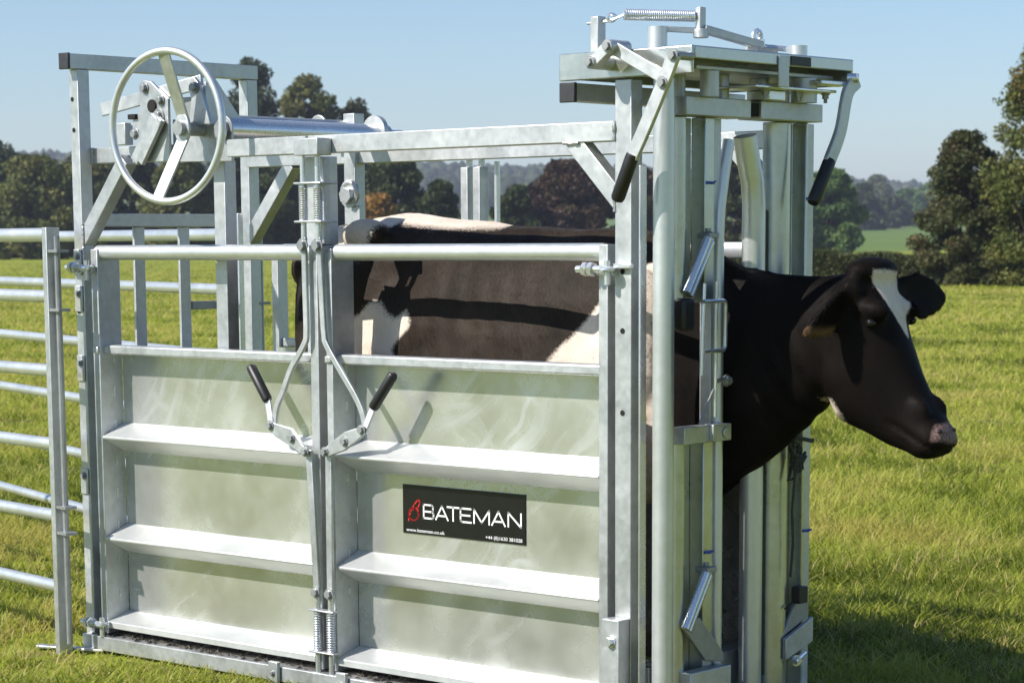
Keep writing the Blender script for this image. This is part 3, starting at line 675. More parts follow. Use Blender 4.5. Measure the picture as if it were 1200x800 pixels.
c = MB(); c.prism([(0.322, 1.918), (0.345, 1.932), (0.385, 1.925), (0.468, 1.865), (0.470, 1.662), (0.275, 1.662), (0.325, 1.76), (0.27, 1.79), (0.325, 1.83)], 0.01, 0.022); sub('claw_plate', c)
c = MB(); c.bar((0.10, 0.03, 1.845), (0.62, 0.03, 1.915), 0.012, 0.045, (0, 0, 1)); sub('ratchet_arm', c)
c = MB(); c.box(0.197, 0.262, -0.005, 0.03, 1.722, 1.795); sub('stop_block', c)
c = MB(); c.bar((0.425, -0.005, 1.81), (0.31, -0.005, 1.665), 0.014, 0.04, (1, 0, 0)); c.bar((0.455, -0.008, 1.80), (0.345, -0.008, 1.66), 0.016, 0.03, (1, 0, 0)); sub('link_bar', c)
c = MB(); c.prism([(0.575, 1.915), (0.615, 1.928), (0.645, 1.90), (0.69, 1.775), (0.585, 1.775), (0.60, 1.86)], -0.002, 0.012); sub('ear_plate', c)
c = MB(); c.prism([(0.012, 1.775), (0.012, 1.91), (0.05, 1.93), (0.16, 1.80), (0.16, 1.775)], 0.646, 0.658, 'x'); sub('gusset_plate', c)
c = MB(); c.box(0.485, 0.60, 0.05, 0.10, 1.78, 1.87); sub('gear_box', c, 'dull')
c = MB()
for x, z, r in ((0.355, 1.905, .013), (0.435, 1.862, .013), (0.300, 1.757, .014), (0.422, 1.808, .020), (0.62, 1.895, .014), (0.745, 1.745, .02)):
    c.bolt((x, 0.009 if x < 0.5 else -0.003, z), (0, -1, 0), r, 0.012)
parts('bolt', c, 'dull', mech)
c = MB(); c.tube([(0.39, 0.012, 1.845), (0.39, 0.004, 1.845)], 0.022, 16); sub('pawl', c, 'hole'); c = MB(); c.box(0.27, 0.31, 0.0, 0.03, 1.805, 1.822); sub('pawl_stop', c, 'hole')
c = MB(); c.bolt((0.735, 0.02, 1.76), (0, -1, 0), 0.028, 0.02); sub('shaft_nut', c, 'dull')
b = MB(); b.tube([(0.665, 0.08, 1.762), (0.665, 0.83, 1.762)], 0.037, 24); shaft = part('squeeze_shaft', b, 'zinc', None, 0)
c = MB(); c.tube([(0.665, 0.77, 1.775), (0.665, 0.79, 1.775)], 0.055, 24); part('shaft_collar', c, 'galv', shaft, 0)
c = MB(); c.tube([(0.665, 0.84, 1.762), (0.665, 0.91, 1.762)], 0.022, 16); part('shaft_end', c, 'zinc', shaft, 0)
b = MB(); b.tube([(0.53, 0.10, 1.80), (0.53, 0.76, 1.80)], 0.018, 16); tie = part('tie_tube', b, 'galv', None, 0)
c = MB(); c.prism([(0.5 + 0.045 * math.cos(a), 1.79 + 0.045 * math.sin(a)) for a in np.linspace(0, math.pi, 9)], 0.66, 0.67); part('cam_plate', c, 'galv', tie)
b = MB(); b.box(0.60, 0.64, 0.72, 0.745, 1.34, 1.52); b.bolt((0.60, 0.71, 1.555), (0, -1, 0), 0.03, 0.02); b.tube(arc((0.60, 0.715, 1.565), 0.035, 0, 360, 14)[:-1], 0.012, 8, closed=True); part('far_catch', b)

# head gate
b = MB(); b.box(2.482, 2.566, 0.081, 0.38, 1.735, 1.786); o = part('head_rail', b)
b = MB(); b.box(2.482, 2.566, 0.430, 0.738, 1.735, 1.786); part('head_rail', b)
c = MB(); c.box(2.492, 2.558, 0.3805, 0.4295, 1.742, 1.779); part('slide_insert', c, 'hole', o)
b = MB(); b.tube([(2.527, 0.03, GZ - .01), (2.527, 0.03, 1.832)], 0.030, 24); part('pivot_tube', b, 'pipe', None, 0)
b = MB(); b.box(2.462, 2.468, 0.0, 0.03, 0.1, 1.60); part('seal_strip', b, 'zinc')
def wing(x, segs, ya, yb, slot, postr, blue):
    for i, (z0, z1) in enumerate(segs[::-1]):
        b = MB(); prof = [(x - 0.025, ya)] + [(x + 0.0 + 0.035 * math.sin(t), ya + (yb - ya) * (t / math.pi)) for t in np.linspace(0.2, math.pi - 0.2, 9)] + [(x - 0.025, yb)]
        b.prism(prof, z0, z1, 'z')
        if i == 0: w = part('head_gate_wing', b, 'bright')
        else: part('lower_sheet', b, 'bright', w)
    c = MB()
    for z0, z1 in segs: c.box(x - 0.03, x - 0.018, yb + 0.001, slot, z0, z1)
    parts('slotted_plate', c, 'bright', w)
    c = MB()
    for z in [q for q in np.arange(0.14, 1.66, 0.105) if any(a <= q and q + 0.05 <= e for a, e in segs)]: c.box(x - 0.0185, x - 0.0165, (yb + slot) / 2 - 0.006, (yb + slot) / 2 + 0.006, z, z + 0.05)
    parts('slot', c, 'zinc', w, 0)
    c = MB(); c.box(x - 0.02, x + 0.02, postr - 0.045, postr, 0.03, 1.732); part('wing_post', c, 'galv', w)
    c = MB()
    for z0, z1 in segs: c.box(x - 0.02, x + 0.03, slot + 0.001, postr - 0.045, z0, z1 + 0.001)
    parts('wing_channel', c, 'bright', w)
    c = MB()
    for z in blue: c.box(x + 0.0305, x + 0.034, slot + 0.004, slot + 0.042, z, z + 0.008); c.tube([(x + 0.032, slot + 0.015, z + .004), (x + 0.042, slot + 0.018, z + .002), (x + 0.046, slot + 0.03, z + 0.008)], 0.003, 6)
    part('cable_tie', c, 'blue', w, 0)
    return w
w1 = wing(2.50, [(0.03, 0.84), (1.22, 1.733)], 0.072, 0.152, 0.212, 0.302, (1.55, 0.505))
w2 = wing(2.50, [(0.03, 1.733)], 0.562, 0.66, 0.705, 0.762, (1.51, 0.52))
c = MB(); c.box(2.46, 2.50, 0.536, 0.560, 0.10, 1.48); part('rubber_seal', c, 'black', w2)
c = MB(); c.tube([(2.52, 0.338, 1.675), (2.52, 0.315, 1.58), (2.52, 0.295, 1.48), (2.52, 0.29, 1.40), (2.52, 0.29, 0.12)], 0.017, 14); part('neck_bar', c, 'pipe', w1, 0)
c = MB(); c.tube([(2.50, 0.442, 1.69), (2.50, 0.460, 1.62), (2.50, 0.480, 1.56), (2.50, 0.488, 1.50), (2.50, 0.486, 0.05)], 0.0345, 20); part('neck_bar', c, 'pipe', w2, 0)
for z0 in (1.40, 0.455):
    c = MB(); c.tube([(2.555, 0.195, z0), (2.555, 0.098, z0 - 0.15)], 0.013, 12); c.tube([(2.545, 0.222, z0 - .01), (2.545, 0.125, z0 - 0.16)], 0.012, 12); parts('pivot_arm', c, 'zinc', w1, 0)
    c = MB(); c.box(2.52, 2.565, 0.19, 0.235, z0, z0 + 0.015); c.bolt((2.545, 0.21, z0 + 0.015), (0, 0, 1), 0.009, 0.01); part('arm_stop', c, 'dull', w1)
c = MB(); c.box(2.52, 2.56, 0.080, 0.135, 1.145, 1.235); part('rubber_buffer', c, 'black', w1, 0.01)
c = MB(); c.tube([(2.575, 0.150, 1.225)] + arc((2.575, 0.240, 1.212), 0.014, 90, 0, 5, 'yz') + arc((2.575, 0.238, 1.100), 0.014, 0, -90, 5, 'yz') + [(2.575, 0.150, 1.086)], 0.006, 10)
c.tube([(2.572, 0.158, 1.275), (2.572, 0.145, 1.02)], 0.0055, 8); c.tube([(2.572, 0.215, 1.28), (2.572, 0.21, 0.90)], 0.005, 8); part('loop_handle', c, 'zinc', w1, 0)
c = MB(); c.tube([(2.57, 0.21, 0.985), (2.57, 0.14, 0.885)], 0.003, 6); c.tube([(2.572, 0.215, 1.0), (2.572, 0.27, 1.01)], 0.006, 8); c.bolt((2.572, 0.262, 1.0), (1, 0, 0), 0.012, 0.012); part('trip_wire', c, 'dull', w1, 0)
c = MB(); c.box(2.52, 2.56, 0.085, 0.20, 0.828, 0.877); c.box(2.54, 2.575, 0.20, 0.285, 0.83, 0.878); c.tube([(2.576, 0.26, 0.853), (2.58, 0.26, 0.853)], 0.018, 14); part('pivot_bracket', c, 'galv', w1)
c = MB(); c.prism([(0.10, 0.305), (0.17, 0.33), (0.285, 0.215), (0.285, 0.185), (0.20, 0.20)], 2.54, 2.552, 'x'); part('toggle_plate', c, 'dull', w1)
c = MB(); c.box(2.532, 2.575, 0.10, 0.292, 0.02, 0.178); part('sill_plate', c, 'galv', w1)
c = MB(); c.prism([(0.60, 0.21), (0.742, 0.26), (0.742, 0.185), (0.60, 0.145)], 2.538, 2.552, 'x'); part('toggle_plate', c, 'galv', w2)
c = MB(); c.prism([(0.605, 0.215), (0.65, 0.285), (0.70, 0.345), (0.73, 0.34), (0.74, 0.262)], 2.525, 2.537, 'x'); part('gusset_plate', c, 'dull', w2)
c = MB(); c.box(2.53, 2.56, 0.655, 0.70, 0.31, 0.36); c.tube([(2.545, 0.64, 0.315), (2.545, 0.60, 0.30)], 0.004, 6); part('rubber_buffer', c, 'black', w2)
c = MB(); c.tube([(2.55, 0.70, 0.155), (2.57, 0.62, 0.14)], 0.008, 8); c.bolt((2.56, 0.64, 0.14), (1, -0.3, 0), 0.012, 0.012); part('ground_pin', c, 'zinc', w2, 0)
b = MB(); b.box(2.44, 2.60, 0.68, 0.775, 0.012, 0.028); b.box(2.56, 2.62, 0.776, 0.82, 0.0, 0.028); parts('foot_plate', b, 'zinc')
# top channel tray
b = MB()
b.box(2.18, 2.65, 0.0, 0.765, 1.902, 1.913)
b.box(2.18, 2.65, -0.006, 0.004, 1.838, 1.9135); b.box(2.641, 2.652, 0.005, 0.765, 1.878, 1.9125); b.box(2.179, 2.190, 0.005, 0.765, 1.845, 1.9125)
b.box(2.18, 2.65, 0.762, 0.769, 1.838, 1.9135)
tray = part('head_channel', b, 'bright', None, 0.006)
c = MB(); c.box(2.30, 2.60, 0.08, 0.74, 1.856, 1.868); part('slide_plate', c, 'galv', tray)
c = MB(); c.box(2.6525, 2.658, 0.385, 0.435, 1.818, 1.905); part('strap', c, 'galv', tray)
c = MB(); c.box(2.6525, 2.655, 0.448, 0.545, 1.881, 1.907); part('sticker', c, 'black', tray, 0)
for y, r, z0 in ((0.20, 0.028, 1.9135), (0.60, 0.028, 1.9135)):
    c = MB(); c.tube([(2.37 if y < .4 else 2.57, y, z0), (2.37 if y < .4 else 2.57, y, 1.99 if y < .4 else 1.948)], r, 20); part('pivot_stub', c, 'pipe', tray, 0)
for x, y, z0, z1, r in ((2.58, 0.165, 1.786, 1.855, 0.027), (2.50, 0.33, 1.786, 1.855, 0.02), (2.46, 0.18, 1.786, 1.855, 0.02), (2.58, 0.62, 1.786, 1.8555, 0.038), (2.47, 0.55, 1.786, 1.855, 0.03)):
    c = MB(); c.tube([(x, y, z0), (x, y, z1)], r, 18); part('spacer_tube', c, 'galv', tray, 0)
c = MB(); c.box(2.50, 2.64, 0.30, 0.70, 1.815, 1.823); c.box(2.52, 2.60, 0.42, 0.50, 1.787, 1.814); part('guide_plate', c, 'zinc', tray)
c = MB()
for y in (0.40, 0.56, 0.70): c.bolt((2.60, y, 1.815), (0, 0, -1), 0.010, 0.012, True, 0.015)
parts('bolt', c, 'dull', tray, 0)
c = MB(); c.box(2.205, 2.235, 0.10, 0.135, 1.9135, 2.022); part('spring_post', c, 'galv', tray)
sp0, sp1 = Vector((2.305, 0.13, 2.023)), Vector((2.435, 0.29, 2.020))
c = MB(); c.coil(sp0, sp1, 0.013, 0.0036, 34, 6, 10); c.tube([sp0, sp1], 0.0105, 10)
c.tube([(2.195, 0.10, 2.003), (2.25, 0.125, 2.008), (2.275, 0.128, 2.014), sp0], 0.004, 8)
c.tube([Vector((2.262, 0.126, 2.017)) + Vector((0.75, 0.6, 0)).normalized() * 0.012 * math.cos(a) + Vector((0, 0, 0.010 * math.sin(a))) for a in np.linspace(0, 6.28, 13)[:-1]], 0.005, 6, closed=True)
part('return_spring', c, 'zinc', tray, 0)
c = MB(); c.box(2.438, 2.456, 0.285, 0.312, 1.975, 2.045); c.tube([(2.447, 0.30, 1.96), (2.447, 0.30, 1.985)], 0.022, 12); part('spring_bracket', c, 'galv', tray)
c = MB(); c.bar((2.37, 0.20, 1.985), (2.44, 0.29, 1.980), 0.010, 0.016); part('tie_rod', c, 'galv', tray)
c = MB(); c.bar((2.45, 0.305, 1.985), (2.52, 0.49, 1.945), 0.03, 0.022); part('rocker_arm', c, 'galv', tray)
c = MB(); c.box(2.48, 2.53, 0.46, 0.56, 1.9135, 1.942); part('rocker_block', c, 'dull', tray)
c = MB(); c.tube(arc((2.498, 0.50, 1.972), 0.017, 0, 360, 12, 'yz')[:-1], 0.008, 8, closed=True); c.bolt((2.505, 0.50, 1.942), (0, 0, 1), 0.016, 0.02); c.tube([(2.50, 0.53, 1.945), (2.54, 0.585, 1.940)], 0.008, 8); part('rocker_bolt', c, 'zinc', tray, 0)
# release levers
def lever(path, grip, r, link=None, up=(1, 0, 0)):
    b = MB(); path = [Vector(p) for p in path]
    if up == (1, 0, 0): b.strip([(p.x, p.z) for p in path], 0.040, path[0].y - 0.007, path[0].y + 0.007)
    else: b.strip([(p.y, p.z) for p in path], 0.046, path[0].x - 0.007, path[0].x + 0.007, 6, 'x')
    o = part('release_lever', b)
    a, g = path[-1], Vector(grip); d = (g - a).normalized()
    c = MB(); c.tube([a - d * .01, a, g - d * .012, g - d * .004, g], r, 16, [r * .9, r, r, r * .8, r * .3]); part('grip', c, 'black', o, 0)
    return o
l1 = lever([(2.647, -0.08, 1.885), (2.610, -0.08, 1.810), (2.545, -0.08, 1.690), (2.503, -0.08, 1.618)], (2.449, -0.08, 1.500), 0.0195)
c = MB(); c.bar((2.43, -0.062, 1.912), (2.622, -0.062, 1.815), 0.012, 0.036, (0, 0, 1)); part('link_bar', c, 'galv', l1)
c = MB(); c.bar((2.425, -0.075, 1.918), (2.366, -0.075, 1.876), 0.03, 0.034, (0, 0, 1)); c.tube([(2.425, -0.09, 1.918), (2.425, -0.005, 1.918)], 0.018, 16); c.tube([(2.366, -0.095, 1.878), (2.366, -0.005, 1.878)], 0.019, 16); part('link_pivot', c, 'galv', l1)
c = MB()
for x, y, z in ((2.647, -0.087, 1.882), (2.612, -0.087, 1.812), (2.425, -0.09, 1.918), (2.366, -0.095, 1.878)): c.bolt((x, y, z), (0, -1, 0), 0.012, 0.009)
c.tube([(2.647, -0.075, 1.882), (2.647, -0.006, 1.882)], 0.012, 12); parts('bolt', c, 'dull', l1, 0)
l2 = lever([(2.66, 0.775, 1.855), (2.66, 0.725, 1.815), (2.66, 0.690, 1.705), (2.66, 0.632, 1.612)], (2.66, 0.552, 1.495), 0.0195, up=(0, 1, 0))
c = MB(); c.box(2.60, 2.655, 0.60, 0.755, 1.836, 1.848); c.tube([(2.645, 0.74, 1.86), (2.675, 0.76, 1.858)], 0.014, 12); part('lever_pivot', c, 'zinc', l2)

# rope coil hung on the far wing
b = MB(); pts = []
for k in range(46):
    a = k * 0.62; q = 0.55 + 0.45 * math.sin(k * 1.9)
    pts.append((2.562 + 0.012 * math.sin(k * 0.9) + 0.010, 0.612 + 0.040 * q * math.cos(a) + 0.012 * math.sin(k * 0.37), 0.748 + 0.052 * q * math.sin(a) - 0.02 * math.cos(k * 0.23)))
b.tube(pts, 0.0052, 7)
b.tube([(2.57, 0.575, 0.80), (2.58, 0.60, 0.815), (2.585, 0.64, 0.808), (2.575, 0.69, 0.80), (2.56, 0.715, 0.80)], 0.0065, 7)
b.tube([(2.57, 0.60, 0.79), (2.58, 0.595, 0.70), (2.575, 0.59, 0.60), (2.575, 0.597, 0.50), (2.57, 0.592, 0.40)], 0.0042, 7)
o = b.build('rope', 'rope', None, 0); tag(o, 'dark coil of rope hanging on the far head gate under the cow neck', 'rope')

# ------------------------------------------------------------------ hurdles
def hurdle(p, d, label, L=3.0):
    p = Vector(p); d = Vector((*d, 0)).normalized(); n_ = Vector((-d.y, d.x, 0))
    root = empty('metal_hurdle', p, label, 'hurdle', 'metal hurdles beside the crush')
    for k, (q, sg) in enumerate(((0, 1), (L, -1))):
        b = MB(); a = p + d * q
        b.bar(a + Vector((0, 0, -0.02)), a + Vector((0, 0, 1.48)), 0.032, 0.052, n_); po = b.build('hurdle_post', M['galv'], root)
        if k == 0:
            c = MB(); e = a - d * 0.042
            c.tube([e + Vector((0, 0, 0.04)), e + Vector((0, 0, 1.45))], 0.0105, 10)
            for z in (0.52, 1.20, 0.43, 1.40): c.bar(e + Vector((0, 0, z)) + d * .03, e + Vector((0, 0, z)) - d * 0.04, 0.045, 0.010)
            c.build('drop_pin', M['dull'], root, 0)
    for z in (0.235, 0.485, 0.735, 0.99, 1.245, 1.455):
        b = MB(); b.tube([p + d * 0.021 + Vector((0, 0, z)), p + d * (L - 0.021) + Vector((0, 0, z))], 0.0215 if z < 1.4 else 0.0235, 16); b.build('hurdle_rail', M['pipe'], root, 0)
    return root
hurdle((-0.03, -0.105, GZ), (-0.987, 0.162), 'nearer galvanised six-rail hurdle pinned to the rear corner post')
hurdle((-0.06, 0.86, GZ), (-0.950, 0.314), 'further galvanised six-rail hurdle running off behind the nearer hurdle', 4.6)

# ------------------------------------------------------------------ cow
cow = empty('cow', (1.5, 0.4, 0.042), 'black and white dairy cow standing in the crush with her head through the yoke', 'cow')
def ringloft(b, rings, n=28):
    vs = []
    for T, B, w, ex, sh in rings:
        T, B = Vector((T[0], 0.4, T[1])), Vector((B[0], 0.4, B[1])); c = (T + B) / 2; v = (T - B) / 2
        for k in range(n):
            a = 2 * math.pi * k / n; ca, sa = math.cos(a), math.sin(a)
            fc = math.copysign(abs(ca) ** ex, ca); fs = math.copysign(abs(sa) ** ex, sa)
            ww = w * (1 + sh * ca)
            vs.append(c + v * fc + Vector((0, ww * fs, 0)))
    m = len(rings); fs = [(i * n + k, i * n + (k + 1) % n, (i + 1) * n + (k + 1) % n, (i + 1) * n + k) for i in range(m - 1) for k in range(n)]
    fs += [tuple(range(n - 1, -1, -1)), tuple((m - 1) * n + k for k in range(n))]
    b.add(vs, fs)
def sph(b, c, r):
    rx, ry, rz = r if isinstance(r, tuple) else (r, r, r); n, m = 16, 10; vs = []; fs = []
    for i in range(m + 1):
        t = math.pi * i / m
        for k in range(n): vs.append((c[0] + rx * math.sin(t) * math.cos(2 * math.pi * k / n), c[1] + ry * math.sin(t) * math.sin(2 * math.pi * k / n), c[2] + rz * math.cos(t)))
    for i in range(m):
        fs += [(i * n + k, i * n + (k + 1) % n, (i + 1) * n + (k + 1) % n, (i + 1) * n + k) for k in range(n)]
    b.add(vs, fs)
b = MB()
ringloft(b, [ # torso: top (x,z), bottom (x,z), half width, exponent, top narrowing
 ((0.735, 1.30), (0.75, 1.05), 0.09, 0.9, 0), ((0.78, 1.39), (0.78, 0.90), 0.17, 0.85, -.1), ((0.86, 1.445), (0.86, 0.76), 0.235, 0.8, -.1),
 ((1.02, 1.478), (1.02, 0.70), 0.232, 0.80, -.04), ((1.14, 1.490), (1.14, 0.66), 0.238, 0.80, .0), ((1.32, 1.468), (1.32, 0.60), 0.268, 0.85, -.12),
 ((1.6, 1.447), (1.6, 0.54), 0.285, 0.9, -.2), ((1.85, 1.435), (1.85, 0.55), 0.275, 0.9, -.22), ((2.08, 1.432), (2.08, 0.60), 0.235, 0.9, -.25),
 ((2.24, 1.418), (2.24, 0.61), 0.205, 0.9, -.3), ((2.38, 1.375), (2.40, 0.63), 0.165, 0.92, -.25), ((2.50, 1.322), (2.52, 0.71), 0.135, 0.95, -.2),
 ((2.63, 1.298), (2.635, 0.785), 0.115, 0.97, -.1), ((2.76, 1.292), (2.74, 0.872), 0.105, 0.97, -.05), ((2.88, 1.305), (2.83, 0.96), 0.10, 0.97, 0), ((2.93, 1.30), (2.90, 1.0), 0.06, 1, 0)])
ringloft(b, [ # head from poll to muzzle
 ((2.945, 1.340), (2.86, 1.27), 0.055, 0.9, 0), ((2.972, 1.318), (2.82, 1.20), 0.088, 0.85, .1), ((3.000, 1.262), (2.82, 1.10), 0.112, 0.82, .08), ((3.030, 1.19), (2.825, 0.96), 0.116, 0.82, .06),
 ((3.062, 1.115), (2.865, 0.888), 0.108, 0.82, -.05), ((3.100, 1.035), (2.948, 0.858), 0.088, 0.85, -.12), ((3.138, 0.965), (3.028, 0.826), 0.073, 0.85, -.1),
 ((3.172, 0.915), (3.085, 0.812), 0.071, 0.8, 0), ((3.200, 0.880), (3.120, 0.795), 0.074, 0.8, 0.02), ((3.212, 0.848), (3.145, 0.793), 0.064, 0.85, 0), ((3.205, 0.825), (3.165, 0.80), 0.04, 1, 0)])
sph(b, (2.945, 0.4, 1.306), (0.060, 0.105, 0.042))
for s in (-1, 1):
    sph(b, (2.995, 0.4 + s * 0.082, 1.200), (0.06, 0.032, 0.034))      # brow
    sph(b, (1.12, 0.4 + s * 0.165, 1.415), (0.10, 0.06, 0.055)); sph(b, (0.79, 0.4 + s * 0.11, 1.31), (0.07, 0.05, 0.07))
    sph(b, (2.22, 0.4 + s * 0.15, 1.08), (0.14, 0.10, 0.24)); sph(b, (1.0, 0.4 + s * 0.17, 1.02), (0.20, 0.10, 0.26))
    y = 0.4 + s * 0.155
    b.tube([(1.0, 0.4 + s * .15, 1.0), (1.02, y, 0.84), (0.93, y, 0.68), (0.80, y, 0.54), (0.815, y, 0.38), (0.84, y, 0.20), (0.86, y, 0.13), (0.89, y, 0.045)], 0.1, 14, [0.17, 0.13, 0.088, 0.058, 0.045, 0.042, 0.052, 0.058])
    b.tube([(2.18, y, 0.9), (2.16, y, 0.72), (2.18, y, 0.58), (2.20, y, 0.46), (2.195, y, 0.36), (2.20, y, 0.20), (2.21, y, 0.13), (2.235, y, 0.045)], 0.1, 14, [0.13, 0.095, 0.062, 0.058, 0.044, 0.042, 0.052, 0.058])
    # ear: leaf-shaped cup
    root_ = Vector((2.925, 0.32, 1.245)) if s < 0 else Vector((2.955, 0.478, 1.240)); tip = Vector((2.895, 0.150, 1.135)) if s < 0 else Vector((2.990, 0.710, 1.225)); d = tip - root_
    vs = []; n = 12; m = 9
    nor = (Vector((0.75, 0.35, 0.0)) if s < 0 else Vector((0.80, -0.35, 0.15))).normalized(); wid = d.normalized().cross(nor)
    for i in range(m):
        t = i / (m - 1); ww = 0.012 + 0.061 * math.sin(math.pi * min(1, t * 0.93 + 0.07)) ** 0.8 if t < 0.99 else 0.012
        c = root_ + d * t + nor * (0.0)
        for k in range(n):
            a = 2 * math.pi * k / n
            vs.append(c + wid * ww * math.cos(a) + nor * (0.017 * math.sin(a) + 0.022 * math.cos(a) ** 2 * (ww / 0.07)))
    fs = [(i * n + k, i * n + (k + 1) % n, (i + 1) * n + (k + 1) % n, (i + 1) * n + k) for i in range(m - 1) for k in range(n)] + [tuple(range(n - 1, -1, -1)), tuple((m - 1) * n + k for k in range(n))]
    b.add(vs, fs)
    sph(b, (2.915, 0.4 + s * 0.075, 1.035), (0.075, 0.042, 0.09)); sph(b, (3.12, 0.4 + s * 0.046, 0.92), (0.05, 0.022, 0.05))
    b.tube([(2.93, 0.4 + s * 0.06, 1.255), (2.952, 0.4 + s * 0.12, 1.255)], 0.04, 10, [0.045, 0.03])
b.tube([(0.82, 0.4, 1.38), (0.75, 0.4, 1.36), (0.715, 0.4, 1.26), (0.70, 0.395, 1.05), (0.70, 0.39, 0.8), (0.705, 0.39, 0.60), (0.71, 0.39, 0.45)], 0.03, 12, [0.045, 0.035, 0.03, 0.025, 0.024, 0.04, 0.012])
sph(b, (1.12, 0.4, 0.62), (0.17, 0.13, 0.12))
o = b.build('body', M['black'], cow, 0)
md = o.modifiers.new('r', 'REMESH'); md.mode = 'VOXEL'; md.voxel_size = 0.010; md.use_smooth_shade = True
ms = o.modifiers.new('s', 'SMOOTH'); ms.factor = 0.5; ms.iterations = 6
bpy.context.view_layer.update()
me = bpy.data.meshes.new_from_object(o.evaluated_get(bpy.context.evaluated_depsgraph_get())); o.modifiers.clear(); o.data = me
me.polygons.foreach_set('use_smooth', [True] * len(me.polygons))
# coat pattern: white > 0, tan rim, pink muzzle as per-vertex masks
nv = len(me.vertices); co = np.empty(nv * 3); me.vertices.foreach_get('co', co); co = co.reshape(-1, 3) + np.array(cow.location)
X, Y, Z = co.T
vn = np.empty(nv * 3); me.vertices.foreach_get('normal', vn); vn = vn.reshape(-1, 3)
lf = np.array([noise.noise(Vector((p[0] * 5, p[1] * 5, p[2] * 5 + 3))) for p in co]) * 0.010 + np.array([noise.noise(Vector((p[0] * 13, p[1] * 13, p[2] * 13))) for p in co]) * 0.003
torso = np.clip((2.45 - X) / 0.1, 0, 1)
lf = lf * (0.35 + 0.65 * torso)
rib = 0.0012 * np.sin((X + (Z - 1.0) * 0.25) * 2 * np.pi / 0.085) * np.clip((X - 1.38) / 0.1, 0, 1) * np.clip((2.02 - X) / 0.1, 0, 1) * np.clip((1.34 - Z) / 0.08, 0, 1)
hollow = -0.030 * np.exp(-(((X - 1.28) / 0.09) ** 2 + ((Z - 1.28) / 0.08) ** 2)) - 0.014 * np.exp(-(((X - 2.46) / 0.07) ** 2 + ((Z - 1.10) / 0.16) ** 2))
fold = 0.005 * np.sin((X * 0.8 + Z * 0.5) * 2 * np.pi / 0.07) * np.exp(-(((X - 2.72) / 0.10) ** 2 + ((Z - 1.0) / 0.13) ** 2))
mouth = -0.010 * np.exp(-((np.abs((Z - 0.845) + (X - 3.15) * 0.55) / 0.007) ** 2)) * np.clip((X - 3.04) / 0.03, 0, 1) * (Z < 0.93)
co2 = co + vn * (lf + rib + hollow + fold + mouth)[:, None] - np.array(cow.location)
me.vertices.foreach_set('co', co2.ravel().astype(np.float32)); me.update()
nz = np.array([noise.noise(Vector((p[0] * 7, p[1] * 7, p[2] * 7))) for p in co]) * 0.5 + np.array([noise.noise(Vector((p[0] * 24, p[1] * 24, p[2] * 24))) for p in co]) * 0.12
white = np.full(nv, -1.0)
def blob(v): global white; white = np.maximum(white, v)
blob(np.minimum(np.minimum(X - 0.98, (1.385 - (1.19 - Z) * 0.28 + 0.03 * np.sin(Z * 40)) - X), 1.185 - Z + 0.025 * np.sin(X * 32)) * 8 + nz * 0.35)      # flank and thigh patch
blob(np.minimum(np.minimum(X - (2.20 - (1.29 - Z) * 0.75 if False else 2.165 - (1.28 - Z) * -0.0), 9), 2.43 - X) * 0 - 1)
edge = 2.165 - np.clip(1.28 - Z, 0, 1) * 0.78 + np.clip(Z - 1.28, 0, 1) * 1.6
blob(np.minimum(X - edge, 2.335 - X) * 8 + nz * 0.3)                                                   # shoulder band
blob(np.minimum(np.minimum(Z - 1.435, X - 0.9), np.minimum(1.62 - X, (Y - 0.30) * 0.6)) * 10 + nz * 0.12)   # white along the rump top
blob(np.minimum(np.minimum(Z - 1.352, X - 0.6), 1.215 - X - (1.47 - Z) * 0.6) * 8 + nz * 0.3)                              # tail head
blob((0.50 - Z) * 8 * (X < 2.5) - 2.0 * (X >= 2.5) + nz * 0.3)                                        # white lower legs
fr = (X - (2.845 + (1.352 - Z) * 0.42)) # distance in front of the skull axis
bl = np.minimum(np.minimum((1.308 - Z) * 1.0, (Z - 1.13) * 0.7), 0.080 - np.abs(Y - 0.4 - 0.020) - 0.077 * np.clip((1.290 - Z) / 0.165, 0, 1))
blob(np.where((X > 2.93) & (fr > 0.06), bl * 22 + nz * 0.35, -1))
blob(np.where((X > 2.8) & (X < 2.95) & (Z < 0.96) & (Z > 0.84), 0.35 * (0.05 - np.hypot(X - 2.845, Z - 0.905)) * 22 + nz * .3, -1))
pink = np.where((X > 3.05) & (Z < 0.905), np.minimum(np.minimum(X - 3.172, 0.905 - Z), Z - 0.838) * 25 + nz * 0.8, -1)
ear = np.where((np.abs(Y - 0.4) > 0.13) & (X > 2.85) & (Z > 1.1), (2.935 - X) * 30 * 0 + np.where(Y < 0.4, (1.165 - Z) * 25 + nz * 0.5, -1), -1)
shade_mask = np.clip((X - 2.29 + nz * 0.06) / 0.12, 0, 1)  # painted shade, fading in at the shoulder and covering neck and head
for nm, arr in (('shade_mask', shade_mask), ('white', white), ('pink', pink), ('tan', ear)):
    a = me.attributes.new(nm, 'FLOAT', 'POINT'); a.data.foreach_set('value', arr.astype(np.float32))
m, t, bs = newmat('cow_coat'); c = coords(t)
def attr(n):
    a = t.nodes.new('ShaderNodeAttribute'); a.attribute_name = n; return a.outputs['Fac']

